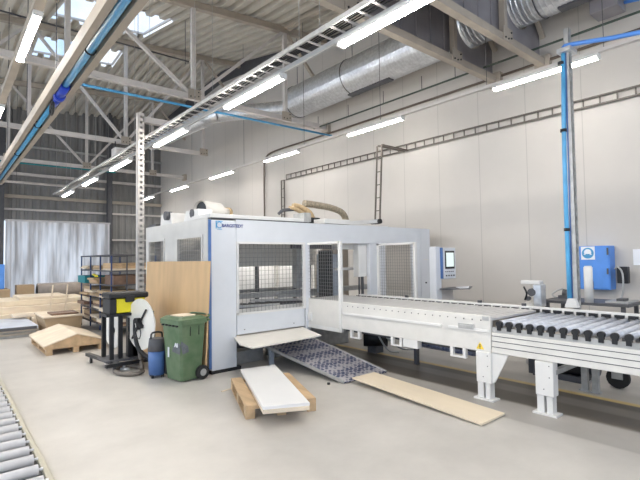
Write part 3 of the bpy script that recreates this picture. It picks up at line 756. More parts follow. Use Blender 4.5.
# ------------------------------------------------------------------ conveyors
# belt section
cv = thing('belt_conveyor', (5.7, 4.2, 0), 'cream belt conveyor section leading into the machine', 'conveyor')
Y0, Y1c = 2.78, 6.6; CX0, CX1 = 4.95, 6.15
def cpart(mb, name, m, label=None): return part(mb, name, m, label, cv)
cpart(MB().box(CX0, CX0 + .05, Y0 + .0, 5.36, .56, .985, bev=.004), 'side_frame', 'cream')
cpart(MB().box(CX0 - .015, CX0, 3.45, 5.3, .795, .825), 'ledge', 'white')
cpart(MB().box(CX0 - .015, CX0, 2.8, 3.35, .795, .825), 'ledge', 'white')
cpart(MB().box(CX0 + .05, CX1, Y0, Y1c, .93, .958), 'belt', 'belt')
s = MB(); y = Y0 + .05
while y < Y1c: s.bar((CX0 + .06, y, .960), (CX1, y, .960), .02, .006); y += .09
cpart(s, 'belt_slats', 'belt')
cpart(MB().box(CX1 + .01, CX1 + .09, -1, 6.15, .80, .995, bev=.003), 'far_rail', 'white')
y = -.9
while y < 6.1: cpart(MB().box(CX1 - .02, CX1 + .01, y, y + .10, .93, .972), 'rail_clip', 'black'); y += .14
for y in (2.95, 3.62, 5.0): cpart(MB().box(CX1 + .03, CX1 + .07, y, y + .05, .995, 1.03), 'sensor', 'steeldark')
s = MB(); y = 2.9
while y < 5.3: s.cyl((CX0 - .006, y, .93), (CX0, y, .93), .008, 8); y += .115
cpart(s, 'screws', 'steeldark')
for ya, yb in ((4.95, 5.16), (4.12, 4.32), (3.12, 3.34)):
    cpart(MB().box(CX0, CX0 + .05, ya, ya + .04, .46, .57).box(CX0, CX0 + .05, yb - .04, yb, .46, .57).box(CX0, CX0 + .05, ya, yb, .44, .46), 'bracket', 'white')
cpart(MB().box(CX0, CX0 + .1, 3.85, 4.1, .45, .56, bev=.004), 'junction_box', 'white')
cpart(MB().box(CX0 - .02, CX0, 2.99, 3.2, .81, .87).box(CX0 - .035, CX0 - .02, 3.02, 3.17, .825, .855), 'latch', 'galvpaint')
cpart(MB().box(CX0 - .006, CX0, 2.80, 2.88, .93, .98), 'seam_plate', 'galvpaint')
cpart(MB().box(CX1 - .1, CX1, Y0, 6.0, .5, .78), 'far_frame', 'cream')
cpart(MB().box(5.1, 5.16, Y0, 5.4, .5, .62), 'inner_beam', 'steeldark')
tr = MB(); tr.prism([(2.87, .585), (2.97, .585), (2.92, .67)], CX0 - .004, CX0, 0)
wn = cpart(tr, 'warning_sticker', 'amber')
MB().box(CX0 - .007, CX0 - .004, 2.914, 2.926, .605, .645).box(CX0 - .007, CX0 - .004, 2.914, 2.926, .592, .6).build('warning_mark', 'black', wn)
# legs
def leg(y, x, parent, gus, w=.19, m='white', top=.56, dx=.12):
    o = MB().box(x, x + dx, y, y + w, .2, top, bev=.006).build('leg', m, parent)
    s = MB(); s.box(x + .01, x + dx - .01, y + .02, y + w * .42, .02, .22).box(x + .01, x + dx - .01, y + w * .56, y + w - .01, .02, .22)
    s.build('height_adjuster', m, o)
    MB().box(x - .02, x + dx + .01, y - .03, y + w + .03, 0, .02).build('foot_plate', m, o)
    if gus: MB().prism([(y, .2), (y, top), (y - .2, top), (y - .04, .24)], x + .03, x + .05, 0).build('gusset', m, o)
    b = MB()
    for z in (.27, .4, .52): b.cyl((x - .004, y + .04 if z > .3 else y + .1, z), (x, y + .04 if z > .3 else y + .1, z), .006, 8)
    b.build('bolts', 'steeldark', o)
leg(2.78, 4.93, cv, True)
# roller section
rc = thing('roller_conveyor', (5.7, 1.2, 0), 'open roller conveyor with grey rollers and black bearings at the right edge', 'conveyor')
def rpart(mb, name, m, label=None): return part(mb, name, m, label, rc)
YE = 2.77
rpart(MB().box(CX0, CX0 + .045, -1, YE, .565, .80, bev=.003), 'side_beam', 'cream')
s = MB()
for z in (.635, .70, .76): s.box(CX0 - .002, CX0 + .001, -1, YE, z - .004, z + .004)
rpart(s, 'beam_grooves', 'steeldark')
rpart(MB().box(CX0 + .02, CX0 + .06, -1, YE, .80, .86), 'bearing_rail', 'galvpaint')
rpart(MB().box(CX0 + .09, CX0 + .13, -1, YE, .72, .84), 'inner_rail', 'steeldark')
y = 2.68
rt = MB().cyl((0.06, 0, 0), (CX1 - CX0 - .0, 0, 0), .036, 16)
k = 0
while y > -.8:
    o = MB().cyl((CX0 + .05, y, .905), (CX1, y, .905), .036, 16).build('roller', 'roller', rc)
    bb = MB().box(CX0 + .0, CX0 + .05, y - .022, y + .022, .83, .90).cyl((CX0 - .006, y, .905), (CX0 + .05, y, .905), .034, 12)
    bb.build('bearing', 'black', o)
    y -= .117; k += 1
leg(2.08, 4.93, rc, False)
leg(.6, 4.93, rc, False)
s = MB().box(6.13, 6.19, 2.06, 2.13, 0, .8).box(6.13, 6.19, 2.18, 2.25, 0, .8).box(6.12, 6.20, 2.04, 2.28, 0, .02); rpart(s, 'rear_leg', 'galvpaint')
rpart(MB().box(6.14, 6.2, 2.84, 2.91, .1, .8), 'rear_leg', 'steeldark')
rpart(MB().bar((5.0, 2.1, .45), (6.2, 2.1, .45), .05), 'cross_brace', 'galvpaint')
# things under the conveyors
t = thing('drive_motor', (5.9, 2.4, 0), 'black motor unit with hoses on the floor under the roller conveyor', 'motor')
MB().cyl((6.6, 2.95, .2), (6.6, 2.3, .2), .14, 16).build('housing', 'black', t)
MB().box(6.45, 6.75, 2.35, 3.0, .0, .08).build('base', 'steeldark', t)
MB().cyl((6.6, 2.3, .2), (6.6, 2.2, .2), .1, 16).build('end_cover', 'steeldark', t)
MB().tube([(6.4, 3.0, .45), (6.35, 2.8, .2), (6.35, 2.6, .12), (6.35, 2.45, .3), (6.4, 2.35, .5)], .014, 6, 5).build('hose', 'galvpaint', t)
t = thing('swivel_castor', (6.6, 2.0, 0), 'black castor wheel on the floor beside the silver rear leg', 'castor')
MB().cyl((6.55, 1.98, .13), (6.61, 1.98, .13), .13, 18).build('wheel', 'rubber', t)
MB().box(6.53, 6.55, 1.92, 2.04, .12, .36).box(6.61, 6.63, 1.92, 2.04, .12, .36).box(6.53, 6.63, 1.92, 2.04, .34, .36).build('fork', 'galvpaint', t)
t = thing('vacuum_motor', (5.9, 5.6, 0), 'round black motor with hanging cables below the belt conveyor', 'motor')
MB().cyl((5.85, 5.75, .26), (6.15, 5.45, .26), .16, 16).build('housing', 'black', t)
MB().box(5.9, 6.1, 5.5, 5.7, 0, .12).build('base', 'steeldark', t)
MB().tube([(5.75, 5.35, .5), (5.8, 5.3, .3), (5.9, 5.2, .1), (6.1, 5.15, .05)], .016, 6, 5).tube([(5.75, 5.25, .5), (5.85, 5.15, .3), (6.0, 5.0, .15), (6.2, 4.9, .12)], .016, 6, 5).build('cable', 'galvpaint', t)
t = thing('foil_bundle', (5.8, 4.2, 0), 'blue and silver crumpled foil roll hanging under the belt conveyor', 'foil roll')
MB().cyl((5.8, 4.45, .38), (5.8, 3.5, .38), .1, 10).build('roll', 'foil', t)
for y in (3.4, 4.5): MB().box(5.77, 5.83, y, y + .06, 0, .38).build('stand', 'steeldark', t)

# low roller conveyor at the lower left
lc = thing('floor_roller_conveyor', (.1, 4, 0), 'low floor conveyor with zinc rollers at the lower left corner', 'conveyor')
MB().box(.655, .70, -2, 8.3, 0, .035, bev=.004).build('side_rail', 'carpetrail', lc)
MB().box(-.9, .655, -2, 8.3, .001, .006).build('tray', 'black', lc)
y = 7.6
while y > -.5:
    MB().cyl((-.85, y, .055), (.62, y, .055), .043, 14).cyl((.62, y, .055), (.655, y, .055), .012, 8).build('roller', 'rollerwhite', lc); y -= .24

# ------------------------------------------------------------------ operator side, behind the conveyor
t = thing('control_terminal', (7.2, 5.05, 0), 'grey control terminal with lit screen on a post right of the machine', 'control panel')
MB().box(7.03, 7.2, 5.0, 5.15, 0, 1.88, bev=.006).build('column', 'bluewhite', t)
MB().box(7.17, 7.205, 4.96, 5.02, 1.28, 1.86).build('side_trim', 'bluestripe', t)
MB().box(7.205, 7.62, 4.96, 5.1, 1.27, 1.86, bev=.008).build('panel_housing', 'bluewhite', t)
bz = MB().box(7.265, 7.565, 4.952, 4.96, 1.46, 1.80).build('screen_bezel', 'black', t)
MB().box(7.295, 7.535, 4.948, 4.952, 1.50, 1.765).build('screen', 'screen', bz)
for k in range(5): MB().box(7.26 + k * .06, 7.29 + k * .06, 4.95, 4.96, 1.40, 1.415).build('button', 'steeldark', t)
for k in range(4): MB().box(7.28 + k * .08, 7.315 + k * .08, 4.95, 4.96, 1.32, 1.345).build('button', 'steeldark', t)
sh = MB().prism([(7.08, 4.86), (7.5, 4.60), (8.05, 4.88), (7.62, 5.1), (7.1, 4.98)], 1.08, 1.1, 2).build('shelf', 'steeldark', t)
MB().prism([(7.36, 4.72), (7.52, 4.64), (7.92, 4.87), (7.58, 4.95)], 1.1, 1.108, 2).build('note_sheet', 'paper', sh)
MB().box(7.2, 7.6, 5.02, 5.1, 0, 1.08).build('lower_column', 'steelwhite', t)

t = thing('label_printer', (7.1, 3.28, 0), 'white bracket device with dark mechanism standing behind the conveyor', 'printer')
MB().box(7.04, 7.16, 3.12, 3.42, 1.24, 1.3, bev=.01).build('hood', 'white', t)
MB().box(7.02, 7.2, 3.1, 3.22, .9, 1.24, bev=.01).build('dark_body', 'galv', t)
MB().box(7.06, 7.14, 3.24, 3.38, .0, .95).build('column', 'cream', t)
MB().cyl((7.0, 3.24, 1.12), (7.06, 3.24, 1.12), .06, 12).cyl((7.0, 3.30, 1.02), (7.06, 3.30, 1.02), .035, 10).build('spindles', 'steeldark', t)
MB().tube([(7.02, 3.36, 1.2), (6.98, 3.3, 1.1), (7.0, 3.34, 1.0)], .015, 6, 4).build('cable', 'black', t)

t = thing('work_bench', (7.7, 2.7, 0), 'low bench with dark top between the conveyor and the blue cabinet', 'bench')
MB().box(7.45, 8.2, 2.08, 3.3, .93, .97, bev=.004).build('bench_top', 'steeldark', t)
for x in (7.5, 8.1):
    for y in (2.14, 3.2): MB().box(x, x + .05, y, y + .05, 0, .93).build('leg', 'steeldark', t)
t = thing('bench_vice', (7.95, 3.15, .97), 'small grey vice on the left end of the bench', 'vice')
MB().box(7.88, 8.02, 3.02, 3.2, .97, .02 + 1.0).cyl((7.95, 3.14, 1.05), (7.95, 3.0, 1.05), .07, 14).build('body', 'steeldark', t)
MB().tube([(7.9, 3.25, .98), (7.9, 3.3, 1.03), (7.92, 3.22, 1.1), (7.95, 3.14, 1.13)], .015, 6, 4).build('handle', 'galvpaint', t)
t = thing('white_cylinder', (7.2, 2.52, .97), 'white upright cylinder standing beside the perforated right post', 'cylinder')
MB().cyl((7.5, 2.6, .97), (7.5, 2.6, 1.5), .06, 18).build('body', 'white', t)
MB().cyl((7.5, 2.6, 1.5), (7.5, 2.6, 1.52), .05, 18).build('cap', 'white', t)
t = thing('blue_cabinet', (8.85, 2.9, 1.1), 'bright blue steel wall cabinet with a round head protection sign', 'cabinet')
MB().box(8.72, 8.99, 2.68, 3.22, 1.08, 1.84, bev=.01).build('body', 'blue', t)
MB().box(8.71, 8.72, 2.7, 3.20, 1.1, 1.82, bev=.004).build('door', 'blue', t)
MB().box(8.68, 8.71, 2.70, 2.72, 1.35, 1.45).box(8.68, 8.71, 2.69, 2.71, 1.68, 1.8).build('latch', 'steeldark', t)
sg = MB().box(8.704, 8.71, 2.90, 3.12, 1.60, 1.83).build('safety_sign', 'paper', t)
SC = (3.01, 1.715)
MB().cyl((8.70, SC[0], SC[1]), (8.704, SC[0], SC[1]), .095, 28).build('sign_disc', 'bluepipe', sg)
s = MB().cyl((8.696, SC[0], SC[1] + .012), (8.70, SC[0], SC[1] + .012), .058, 20).box(8.696, 8.70, SC[0] - .062, SC[0] + .062, SC[1] - .03, SC[1] - .018)
s.build('sign_head', 'paper', sg)
MB().prism([(SC[0] - .035, SC[1] - .015), (SC[0] + .035, SC[1] - .015), (SC[0] + .03, SC[1] - .055), (SC[0], SC[1] - .07), (SC[0] - .03, SC[1] - .055)], 8.692, 8.696, 0).build('sign_face', 'bluepipe', sg)
MB().box(8.69, 8.71, 2.94, 3.02, 1.1, 1.22).build('hanging_tools', 'steeldark', t)
t = thing('desk_phone_holder', (8.7, 2.5, 1.2), 'black box with a curved cable on the wall right of the blue cabinet', 'device')
MB().box(8.7, 8.82, 2.42, 2.58, 1.2, 1.48, bev=.01).build('body', 'black', t)
MB().box(8.82, 8.99, 2.47, 2.53, 1.3, 1.4).build('bracket', 'steeldark', t)
MB().tube([(8.7, 2.6, 1.44), (8.66, 2.55, 1.48), (8.64, 2.48, 1.38), (8.62, 2.47, 1.15), (8.6, 2.5, .95), (8.2, 2.45, .93)], .014, 6, 5).build('cable', 'galvpaint', t)
tag(MB().box(8.985, 8.998, 2.30, 2.41, 1.5, 1.77).build('wall_notice', 'paper'), 'pale paper notice on the wall at the right edge', 'notice')
t = thing('bench_tray', (7.9, 2.3, .97), 'grey tray of small parts on the right end of the bench', 'tray')
MB().box(7.6, 8.1, 2.12, 2.42, .97, .995).build('base', 'galvpaint', t)
MB().box(7.7, 7.9, 2.2, 2.3, .995, 1.03).build('divider', 'steeldark', t)

# ------------------------------------------------------------------ floor boards, pallets
t = thing('long_board', (4.4, 3.4, 0), 'long pale chipboard lying on the floor in front of the conveyor', 'board')
A = [(4.27, 4.42), (4.70, 4.42), (4.60, 2.45), (4.14, 2.45)]
mb = MB(); zt = [.085, .085, .03, .03]
mb.v = [Vector((x, y, z - .02)) for (x, y), z in zip(A, zt)] + [Vector((x, y, z)) for (x, y), z in zip(A, zt)]
mb.f = [(0, 3, 2, 1), (4, 5, 6, 7), (0, 1, 5, 4), (1, 2, 6, 5), (2, 3, 7, 6), (3, 0, 4, 7)]; mb.sm = [False] * 6
mb.build('sheet', 'mdf', t)

def pallet(origin, ang, W, L, label, nblk=3):
    """origin = near left corner; W across, L into depth"""
    t = thing('wooden_pallet', (*origin, 0), label, 'pallet')
    R = rz(ang); O = (*origin, 0)
    bw = .1
    for k, x in enumerate((0, W / 2 - bw / 2, W - bw)):
        MB().box(x, x + bw, 0, L, 0, .02, R=R, O=O, bev=.002).build('bottom_board', 'wood', t)
        for y in (0, L / 2 - .07, L - .14): MB().box(x, x + bw, y, y + .14, .02, .1, R=R, O=O, bev=.002).build('block', 'wood', t)
    for y in (0, L / 2 - .05, L - .1): MB().box(0, W, y, y + .1, .1, .12, R=R, O=O, bev=.002).build('stringer_board', 'wood', t)
    return t, R, O
t, R, O = pallet((2.50, 4.22), math.atan2(-.29, .73), .785, 1.2, 'wooden pallet on the floor under the white sheets in the foreground')
for x, wd in ((0, .14), (.32, .10), (.645, .14)): MB().box(x, x + wd, 0, 1.2, .12, .142, R=R, O=O, bev=.002).build('top_board', 'wood', t)
def qprism(name, m, pts, z0, z1, label, cat, group=None):
    return tag(MB().prism(pts, z0, z1, 2).build(name, m), label, cat, group)
base = [(3.14, 5.42), (3.63, 5.32), (2.94, 3.68), (2.51, 3.90)]
qprism('pale_wood_board', 'woodlight', [(3.14, 5.38), (3.61, 5.29), (2.925, 3.665), (2.50, 3.88)], .143, .178, 'thick pale wooden panel lying on the foreground pallet under the white sheet', 'panel')
qprism('white_sheet', 'sheetwhite', base, .179, .21, 'large white laminate sheet on top of the foreground pallet', 'panel')
tag(MB().box(0, .16, 0, .03, 0, .006, R=rz(.2), O=(2.80, 5.30, 0)).build('wood_offcut', 'woodlight'), 'small wood offcut on the floor left of the foreground pallet', 'offcut')

# plywood leaning on the machine side
t = thing('plywood_sheet', (3.0, 7.3, 0), 'tall plywood sheet leaning against the left side of the machine', 'plywood')
mb = MB(); mb.v = [Vector(p) for p in ((2.955, 6.12, 0), (2.98, 6.12, 0), (3.058, 6.12, 1.68), (3.033, 6.12, 1.68), (2.955, 8.72, 0), (2.98, 8.72, 0), (3.058, 8.72, 1.68), (3.033, 8.72, 1.68))]
mb.f = [(0, 1, 2, 3), (4, 7, 6, 5), (0, 4, 5, 1), (1, 5, 6, 2), (2, 6, 7, 3), (3, 7, 4, 0)]; mb.sm = [False] * 6
mb.build('sheet', 'ply', t)
mb = MB(); mb.quad([(2.9815, 6.118, 0), (2.9825, 6.118, 0), (3.06, 6.118, 1.68), (3.058, 6.118, 1.68)])

# ------------------------------------------------------------------ wheelie bin
BA = .16; BO = (2.56, 6.03, 0); R = rz(BA)
t = thing('wheelie_bin', (2.75, 6.25, 0), 'green two wheeled rubbish bin with a worn label before the plywood', 'bin')
def loft(mb, rings):
    n = len(rings[0]); i = len(mb.v)
    for r in rings:
        for p in r: mb.v.append(R @ Vector(p) + Vector(BO))
    for k in range(len(rings) - 1):
        for j in range(n): a = i + k * n; mb.f.append((a + j, a + (j + 1) % n, a + n + (j + 1) % n, a + n + j)); mb.sm.append(False)
    mb.f.append(tuple(i + j for j in range(n))[::-1]); a = i + (len(rings) - 1) * n; mb.f.append(tuple(a + j for j in range(n))); mb.sm += [False, False]
def rect(x0, x1, y0, y1, z, c=.03):
    return [(x0 + c, y0, z), (x1 - c, y0, z), (x1, y0 + c, z), (x1, y1 - c, z), (x1 - c, y1, z), (x0 + c, y1, z), (x0, y1 - c, z), (x0, y0 + c, z)]
mb = MB(); loft(mb, [rect(.02, .34, .02, .40, .02), rect(.015, .35, .01, .41, .06), rect(-.03, .39, -.03, .45, .80)])
body = mb.build('body', 'bin', t)
mb = MB(); loft(mb, [rect(-.055, .41, -.055, .475, .80), rect(-.055, .41, -.055, .475, .85)]); mb.build('rim', 'bin', body)
mb = MB(); loft(mb, [rect(-.06, .41, -.05, .47, .85), rect(-.06, .41, -.05, .47, .868), rect(-.01, .36, .0, .42, .905)]); lid = mb.build('lid', 'bin', t)
mb = MB(); loft(mb, [rect(.03, .30, .06, .36, .905, .04), rect(.03, .30, .06, .36, .915, .04)]); mb.build('lid_sheet', 'woodlight', lid)
mb = MB(); mb.box(.40, .45, -.05, .47, .82, .85, R=R, O=BO); mb.tube([R @ Vector((.40, -.02, .86)) + Vector(BO), R @ Vector((.46, 0, .90)) + Vector(BO), R @ Vector((.46, .42, .90)) + Vector(BO), R @ Vector((.40, .44, .86)) + Vector(BO)], .014, 8, 3); mb.build('handle', 'bin', t)
s = MB()
for x in (.13, .27):
    s.box(x - .004, x + .004, -.032, -.02, .64, .77, R=R, O=BO)
s.build('moulded_slots', 'black', body)
for k in range(5): MB().box(-.058, -.03, .02 + k * .09, .05 + k * .09, .775, .80, R=R, O=BO).build('rim_notch', 'black', body)
for y in (-.045, .42):
    w_ = MB().cyl(R @ Vector((.33, y, .1)) + Vector(BO), R @ Vector((.33, y + .05, .1)) + Vector(BO), .10, 20).build('wheel', 'rubber', t)
    MB().cyl(R @ Vector((.33, y - .004, .1)) + Vector(BO), R @ Vector((.33, y + .054, .1)) + Vector(BO), .05, 16).build('hub', 'galvpaint', w_)
MB().cyl(R @ Vector((.33, -.04, .1)) + Vector(BO), R @ Vector((.33, .46, .1)) + Vector(BO), .012, 8).build('axle', 'steeldark', t)
# worn emblem around the near corner
s = MB(); s.prism([(.02, .40), (.11, .42), (.10, .50), (-.005, .58), (-.01, .52)], -.019, -.007, 1)
s.v = [R @ p + Vector(BO) for p in s.v]; s.build('front_sticker', 'binlabel', body)
s = MB(); s.prism([(.0, .54), (.0, .40), (.2, .42), (.16, .50), (.04, .55)], -.02, -.012, 0)
s.v = [R @ p + Vector(BO) for p in s.v]; s.build('side_sticker', 'binlabel', body)
text_mesh('AS', .075, 'sticker_text', 'paper', body, R @ Vector((-.022, .13, .495)) + Vector(BO), R @ Vector((0, -1, 0)), (0, 0, 1), bold=.004)
s = MB().box(-.02, -.01, .28, .31, .33, .47, R=R, O=BO); s.build('white_tag', 'paper', body)

# small workshop vacuum
t = thing('workshop_vacuum', (2.42, 6.62, 0), 'small blue and black canister vacuum left of the green bin', 'vacuum cleaner')
MB().cyl((2.46, 6.66, .04), (2.46, 6.66, .38), .115, 20, .125).build('drum', 'bluestripe', t)
MB().cyl((2.46, 6.66, .38), (2.46, 6.66, .56), .13, 20, .11).build('motor_head', 'steeldark', t)
MB().box(2.53, 2.60, 6.50, 6.62, .04, .5, bev=.02).build('hose_holder', 'black', t)
MB().tube([(2.37, 6.66, .56), (2.39, 6.66, .64), (2.52, 6.66, .64), (2.54, 6.66, .56)], .014, 8, 3).build('carry_handle', 'black', t)
for a in range(4): MB().cyl((2.46 + .1 * math.cos(a * PI / 2 + .6), 6.66 + .1 * math.sin(a * PI / 2 + .6), 0), (2.46 + .1 * math.cos(a * PI / 2 + .6), 6.66 + .1 * math.sin(a * PI / 2 + .6), .045), .022, 8).build('castor', 'black', t)

# ------------------------------------------------------------------ yellow unit on stand with disc
t = thing('strapping_machine', (2.3, 7.7, 0), 'black and yellow strapping unit on a black wheeled stand beside the plywood', 'strapping machine')
MB().box(2.15, 2.60, 7.57, 7.97, .87, 1.10, bev=.01).build('yellow_body', 'yellow', t)
MB().box(2.05, 2.15, 7.55, 7.97, .86, 1.10, bev=.01).build('end_box', 'black', t)
MB().box(2.04, 2.65, 7.54, 8.0, 1.10, 1.19, bev=.02).build('lid', 'black', t)
MB().box(2.28, 2.42, 7.52, 7.56, 1.04, 1.14, bev=.008).build('lid_catch', 'black', t)
MB().box(2.0, 2.74, 7.55, 7.95, .82, .86).build('deck', 'black', t)
for x, y in ((2.06, 7.58), (2.03, 7.9), (2.62, 7.9), (2.2, 7.6), (2.42, 7.6)): MB().box(x, x + .06, y, y + .06, .12, .82).build('post', 'black', t)
MB().box(2.34, 2.50, 7.6, 7.72, .15, .78, bev=.01).build('motor_case', 'black', t)
MB().bar((1.92, 7.3, .12), (2.75, 7.35, .12), .07, .05).bar((1.95, 8.5, .12), (2.1, 7.35, .12), .07, .05).bar((2.65, 8.5, .12), (2.6, 7.35, .12), .07, .05).build('base_frame', 'black', t)
MB().box(1.98, 2.66, 7.5, 8.0, .12, .15).build('base_shelf', 'steeldark', t)
for x, y in ((1.96, 8.3), (2.05, 7.3), (2.66, 7.3), (2.62, 8.5)):
    w_ = MB().cyl((x - .015, y, .04), (x + .015, y, .04), .04, 12).build('castor', 'rubber', t)
    MB().box(x - .02, x + .02, y - .015, y + .015, .05, .11).build('castor_fork', 'steeldark', w_)
MB().tube([(2.42, 7.5, .75), (2.40, 7.42, .5), (2.42, 7.3, .3), (2.55, 7.15, .14), (2.62, 7.1, .06)], .035, 10, 6).build('thick_cable', 'black', t)
# big reel discs
def reel(c, a, r, label):
    t = thing('strap_reel', c, label, 'reel', 'large ivory reel discs of the strapping unit')
    c = Vector(c); n = Vector((-math.cos(a), math.sin(a) * -1, 0)); n = Vector((math.cos(a) * -1, -math.sin(a), 0))
    u = Vector((-n.y, n.x, 0)); z = Vector((0, 0, 1))
    MB().cyl(c - n * .008, c + n * .008, r, 40).build('disc', 'disc', t)
    h = MB().cyl(c + n * .008, c + n * .05, .06, 16)
    h.build('hub', 'black', t)
    if r < .35: return t
    MB().bar(c + n * .03 + u * .2 + z * .24, c + n * .03 - u * .2 - z * .24, .022).build('clamp_bar', 'black', t)
    s = MB().bar(c + n * .04 - u * .1 + z * .07, c + n * .04 + u * .1 - z * .03, .05).bar(c + n * .04 + z * .1, c + n * .04 - z * .08, .05)
    s.tube([c + n * .05 + u * .02, c + n * .06 + u * .1 - z * .12, c + n * .06 + u * .05 - z * .22, c + n * .06 - u * .05 - z * .15, c + n * .05 - u * .02], .008, 6, 4)
    s.build('clamp_lever', 'black', t)
    MB().cyl(c - n * .008, c - n * .14, .2, 24).build('reel_core', 'disc', t)
    return t
reel((2.44, 7.30, .70), .21, .40, 'large ivory disc with black clamp right of the yellow unit')
MB().cyl((2.66, 7.33, .69), (2.66, 7.33, .1), .02, 8).build('reel_stand', 'black', bpy.data.objects['strapping_machine'])
reel((2.30, 8.25, .52), .21, .30, 'partly hidden ivory disc behind the legs of the yellow unit')
# hose ring
t = thing('vacuum_hose', (2.2, 7.2, 0), 'thick black grey hose looped on the floor before the yellow unit', 'hose')
pts = [(2.235 + .19 * math.cos(q), 7.2 + .30 * math.sin(q), .035) for q in [2 * PI * j / 16 for j in range(15)]]
pts = [(2.46, 7.45, .3), (2.45, 7.32, .12)] + pts
MB().tube(pts, .03, 10, 4).build('tube', 'hose', t)
t = thing('metal_fitting', (2.22, 7.3, 0), 'small silver pipe fitting lying inside the hose loop', 'fitting')
MB().cyl((2.15, 7.35, .03), (2.28, 7.3, .03), .03, 10).cyl((2.2, 7.34, .03), (2.2, 7.34, .12), .02, 10).build('body', 'galv', t)

# ------------------------------------------------------------------ left background stock
# gable shaped panel stack on pallet
t, R, O = pallet((1.50, 9.5), .0, .98, 1.75, 'wooden pallet below the roof shaped wooden panels at the left')
t = thing('bent_panel_stack', (2.0, 10.3, .12), 'pale wooden panels forming a low roof shape on a pallet', 'panel stack')
MB().prism([(1.47, .12), (2.50, .12), (2.50, .16), (2.0, .335), (1.47, .16)], 9.48, 11.2, 1).build('core', 'wood', t)
mb = MB(); mb.prism([(1.45, .162), (2.0, .337), (2.0, .355), (1.45, .18)], 9.46, 11.25, 1); mb.build('left_face_sheet', 'woodlight', t)
mb = MB(); mb.prism([(2.0, .337), (2.53, .162), (2.53, .18), (2.0, .355)], 9.46, 11.25, 1); mb.build('right_face_sheet', 'woodlight', t)
# blue sheets stack
G = 'sheets stacked flat at the left edge'
zz = 0
for k, (h, m, dx, lab) in enumerate([(.05, 'galvpaint', .0, 'lowest grey board of the flat stack at the left edge'), (.04, 'steelbeige', .04, 'beige board second from bottom of the flat stack at the left edge'),
                                (.035, 'galvpaint', .0, 'grey board in the middle of the flat stack at the left edge'), (.035, 'steelbeige', .05, 'beige board just under the blue wrapped sheet at the left edge'),
                                (.07, 'sheetblue', .03, 'pale blue film wrapped sheet on top of the flat stack at the left edge')]):
    tag(MB().box(-.4, 1.74 + dx, 12.3 - dx, 14.3, zz, zz + h, bev=.006).build('flat_sheet', m), lab, 'sheet', G); zz += h + .003
tag(MB().box(.9, 1.74, 12.24, 12.28, .17, .235).build('dark_strip', 'steeldark'), 'dark edge strip in front of the blue wrapped sheet', 'strip')
# crate
t = thing('wooden_crate', (2.25, 12.6, 0), 'open topped pale wooden crate with a brown lid board behind the roof shaped panels', 'crate')
MB().prism([(1.95, 0), (2.62, 0), (2.66, .4), (1.86, .4)], 12.1, 13.4, 1).build('body', 'card', t)
MB().box(1.84, 2.68, 12.05, 13.45, .4, .43).build('rim', 'woodlight', t)
MB().box(2.05, 2.62, 12.3, 12.9, .43, .47).build('lid_board', 'woodbrown', t)
for x, l in ((2.12, 'left of the two thin wooden sticks standing on the crate'), (2.45, 'right of the two thin wooden sticks standing on the crate')):
    tag(MB().bar((x, 13.0, .43), (x + .08, 13.1, 1.12), .03).build('wooden_stick', 'woodlight'), l, 'stick', 'thin sticks on the crate')
# long board stacks
G = 'long boards piled before the curtain'
spec = [(1.0, 3.2, 14.6, 17.0, .0, .12, 'woodlight', 'bottom board bundle of the pile before the curtain'),
        (.7, 3.3, 14.7, 17.0, .125, .30, 'mdf', 'second lowest board bundle of the pile before the curtain'),
        (1.2, 3.4, 14.9, 17.0, .305, .48, 'woodlight', 'middle board bundle of the pile before the curtain'),
        (.5, 3.5, 15.2, 17.0, .485, .62, 'mdf', 'wide board bundle near the top of the pile before the curtain'),
        (1.75, 3.0, 15.4, 16.9, .625, .70, 'woodlight', 'short board bundle on top of the pile before the curtain')]
for x0, x1, y0, y1, z0, z1, m, l in spec:
    o = tag(MB().box(x0, x1, y0, y1, z0, z1, bev=.01).build('board_bundle', m), l, 'boards', G)
for k, (x0, x1, y0, z0, z1, l) in enumerate([(.6, 3.0, 13.7, .0, .28, 'long pale board bundle on the floor between the crate and the pile'), (.2, 2.4, 13.9, .283, .36, 'thin pale board bundle lying on the floor bundle behind the blue sheet')]):
    tag(MB().box(x0 + 1.25, x1, y0, y0 + .5, z0, z1, bev=.01).build('board_bundle', 'woodlight'), l, 'boards', G)
# roll, box, blue container
t = thing('carpet_roll', (3.0, 18, 0), 'big grey brown roll lying before the plastic curtain', 'roll')
mb = MB().cyl((2.55, 18.0, .72), (4.2, 18.0, .72), .26, 24); mb.build('roll', 'carpet', t)
MB().cyl((2.53, 18.0, .72), (2.56, 18.0, .72), .17, 20).build('roll_core', 'black', t)
MB().box(2.6, 4.2, 17.75, 18.25, 0, .47).build('trestle', 'woodbrown', t)
t = thing('cardboard_box', (2.2, 18, 0), 'brown cardboard box left of the big roll', 'box')
MB().box(1.95, 2.45, 17.8, 18.3, .5, .95, bev=.01).build('carton', 'card', t)
MB().box(1.95, 2.4, 17.8, 18.3, 0, .5).build('stand', 'woodbrown', t)
t = thing('blue_container', (1.3, 18, 0), 'blue plastic container at the left edge of the photo', 'container')
MB().box(.7, 1.62, 17.8, 18.5, .85, 1.65, bev=.02).build('tub', 'blue', t)
MB().box(.7, 1.75, 17.6, 18.5, 0, .85, bev=.01).build('crate_stand', 'card', t)

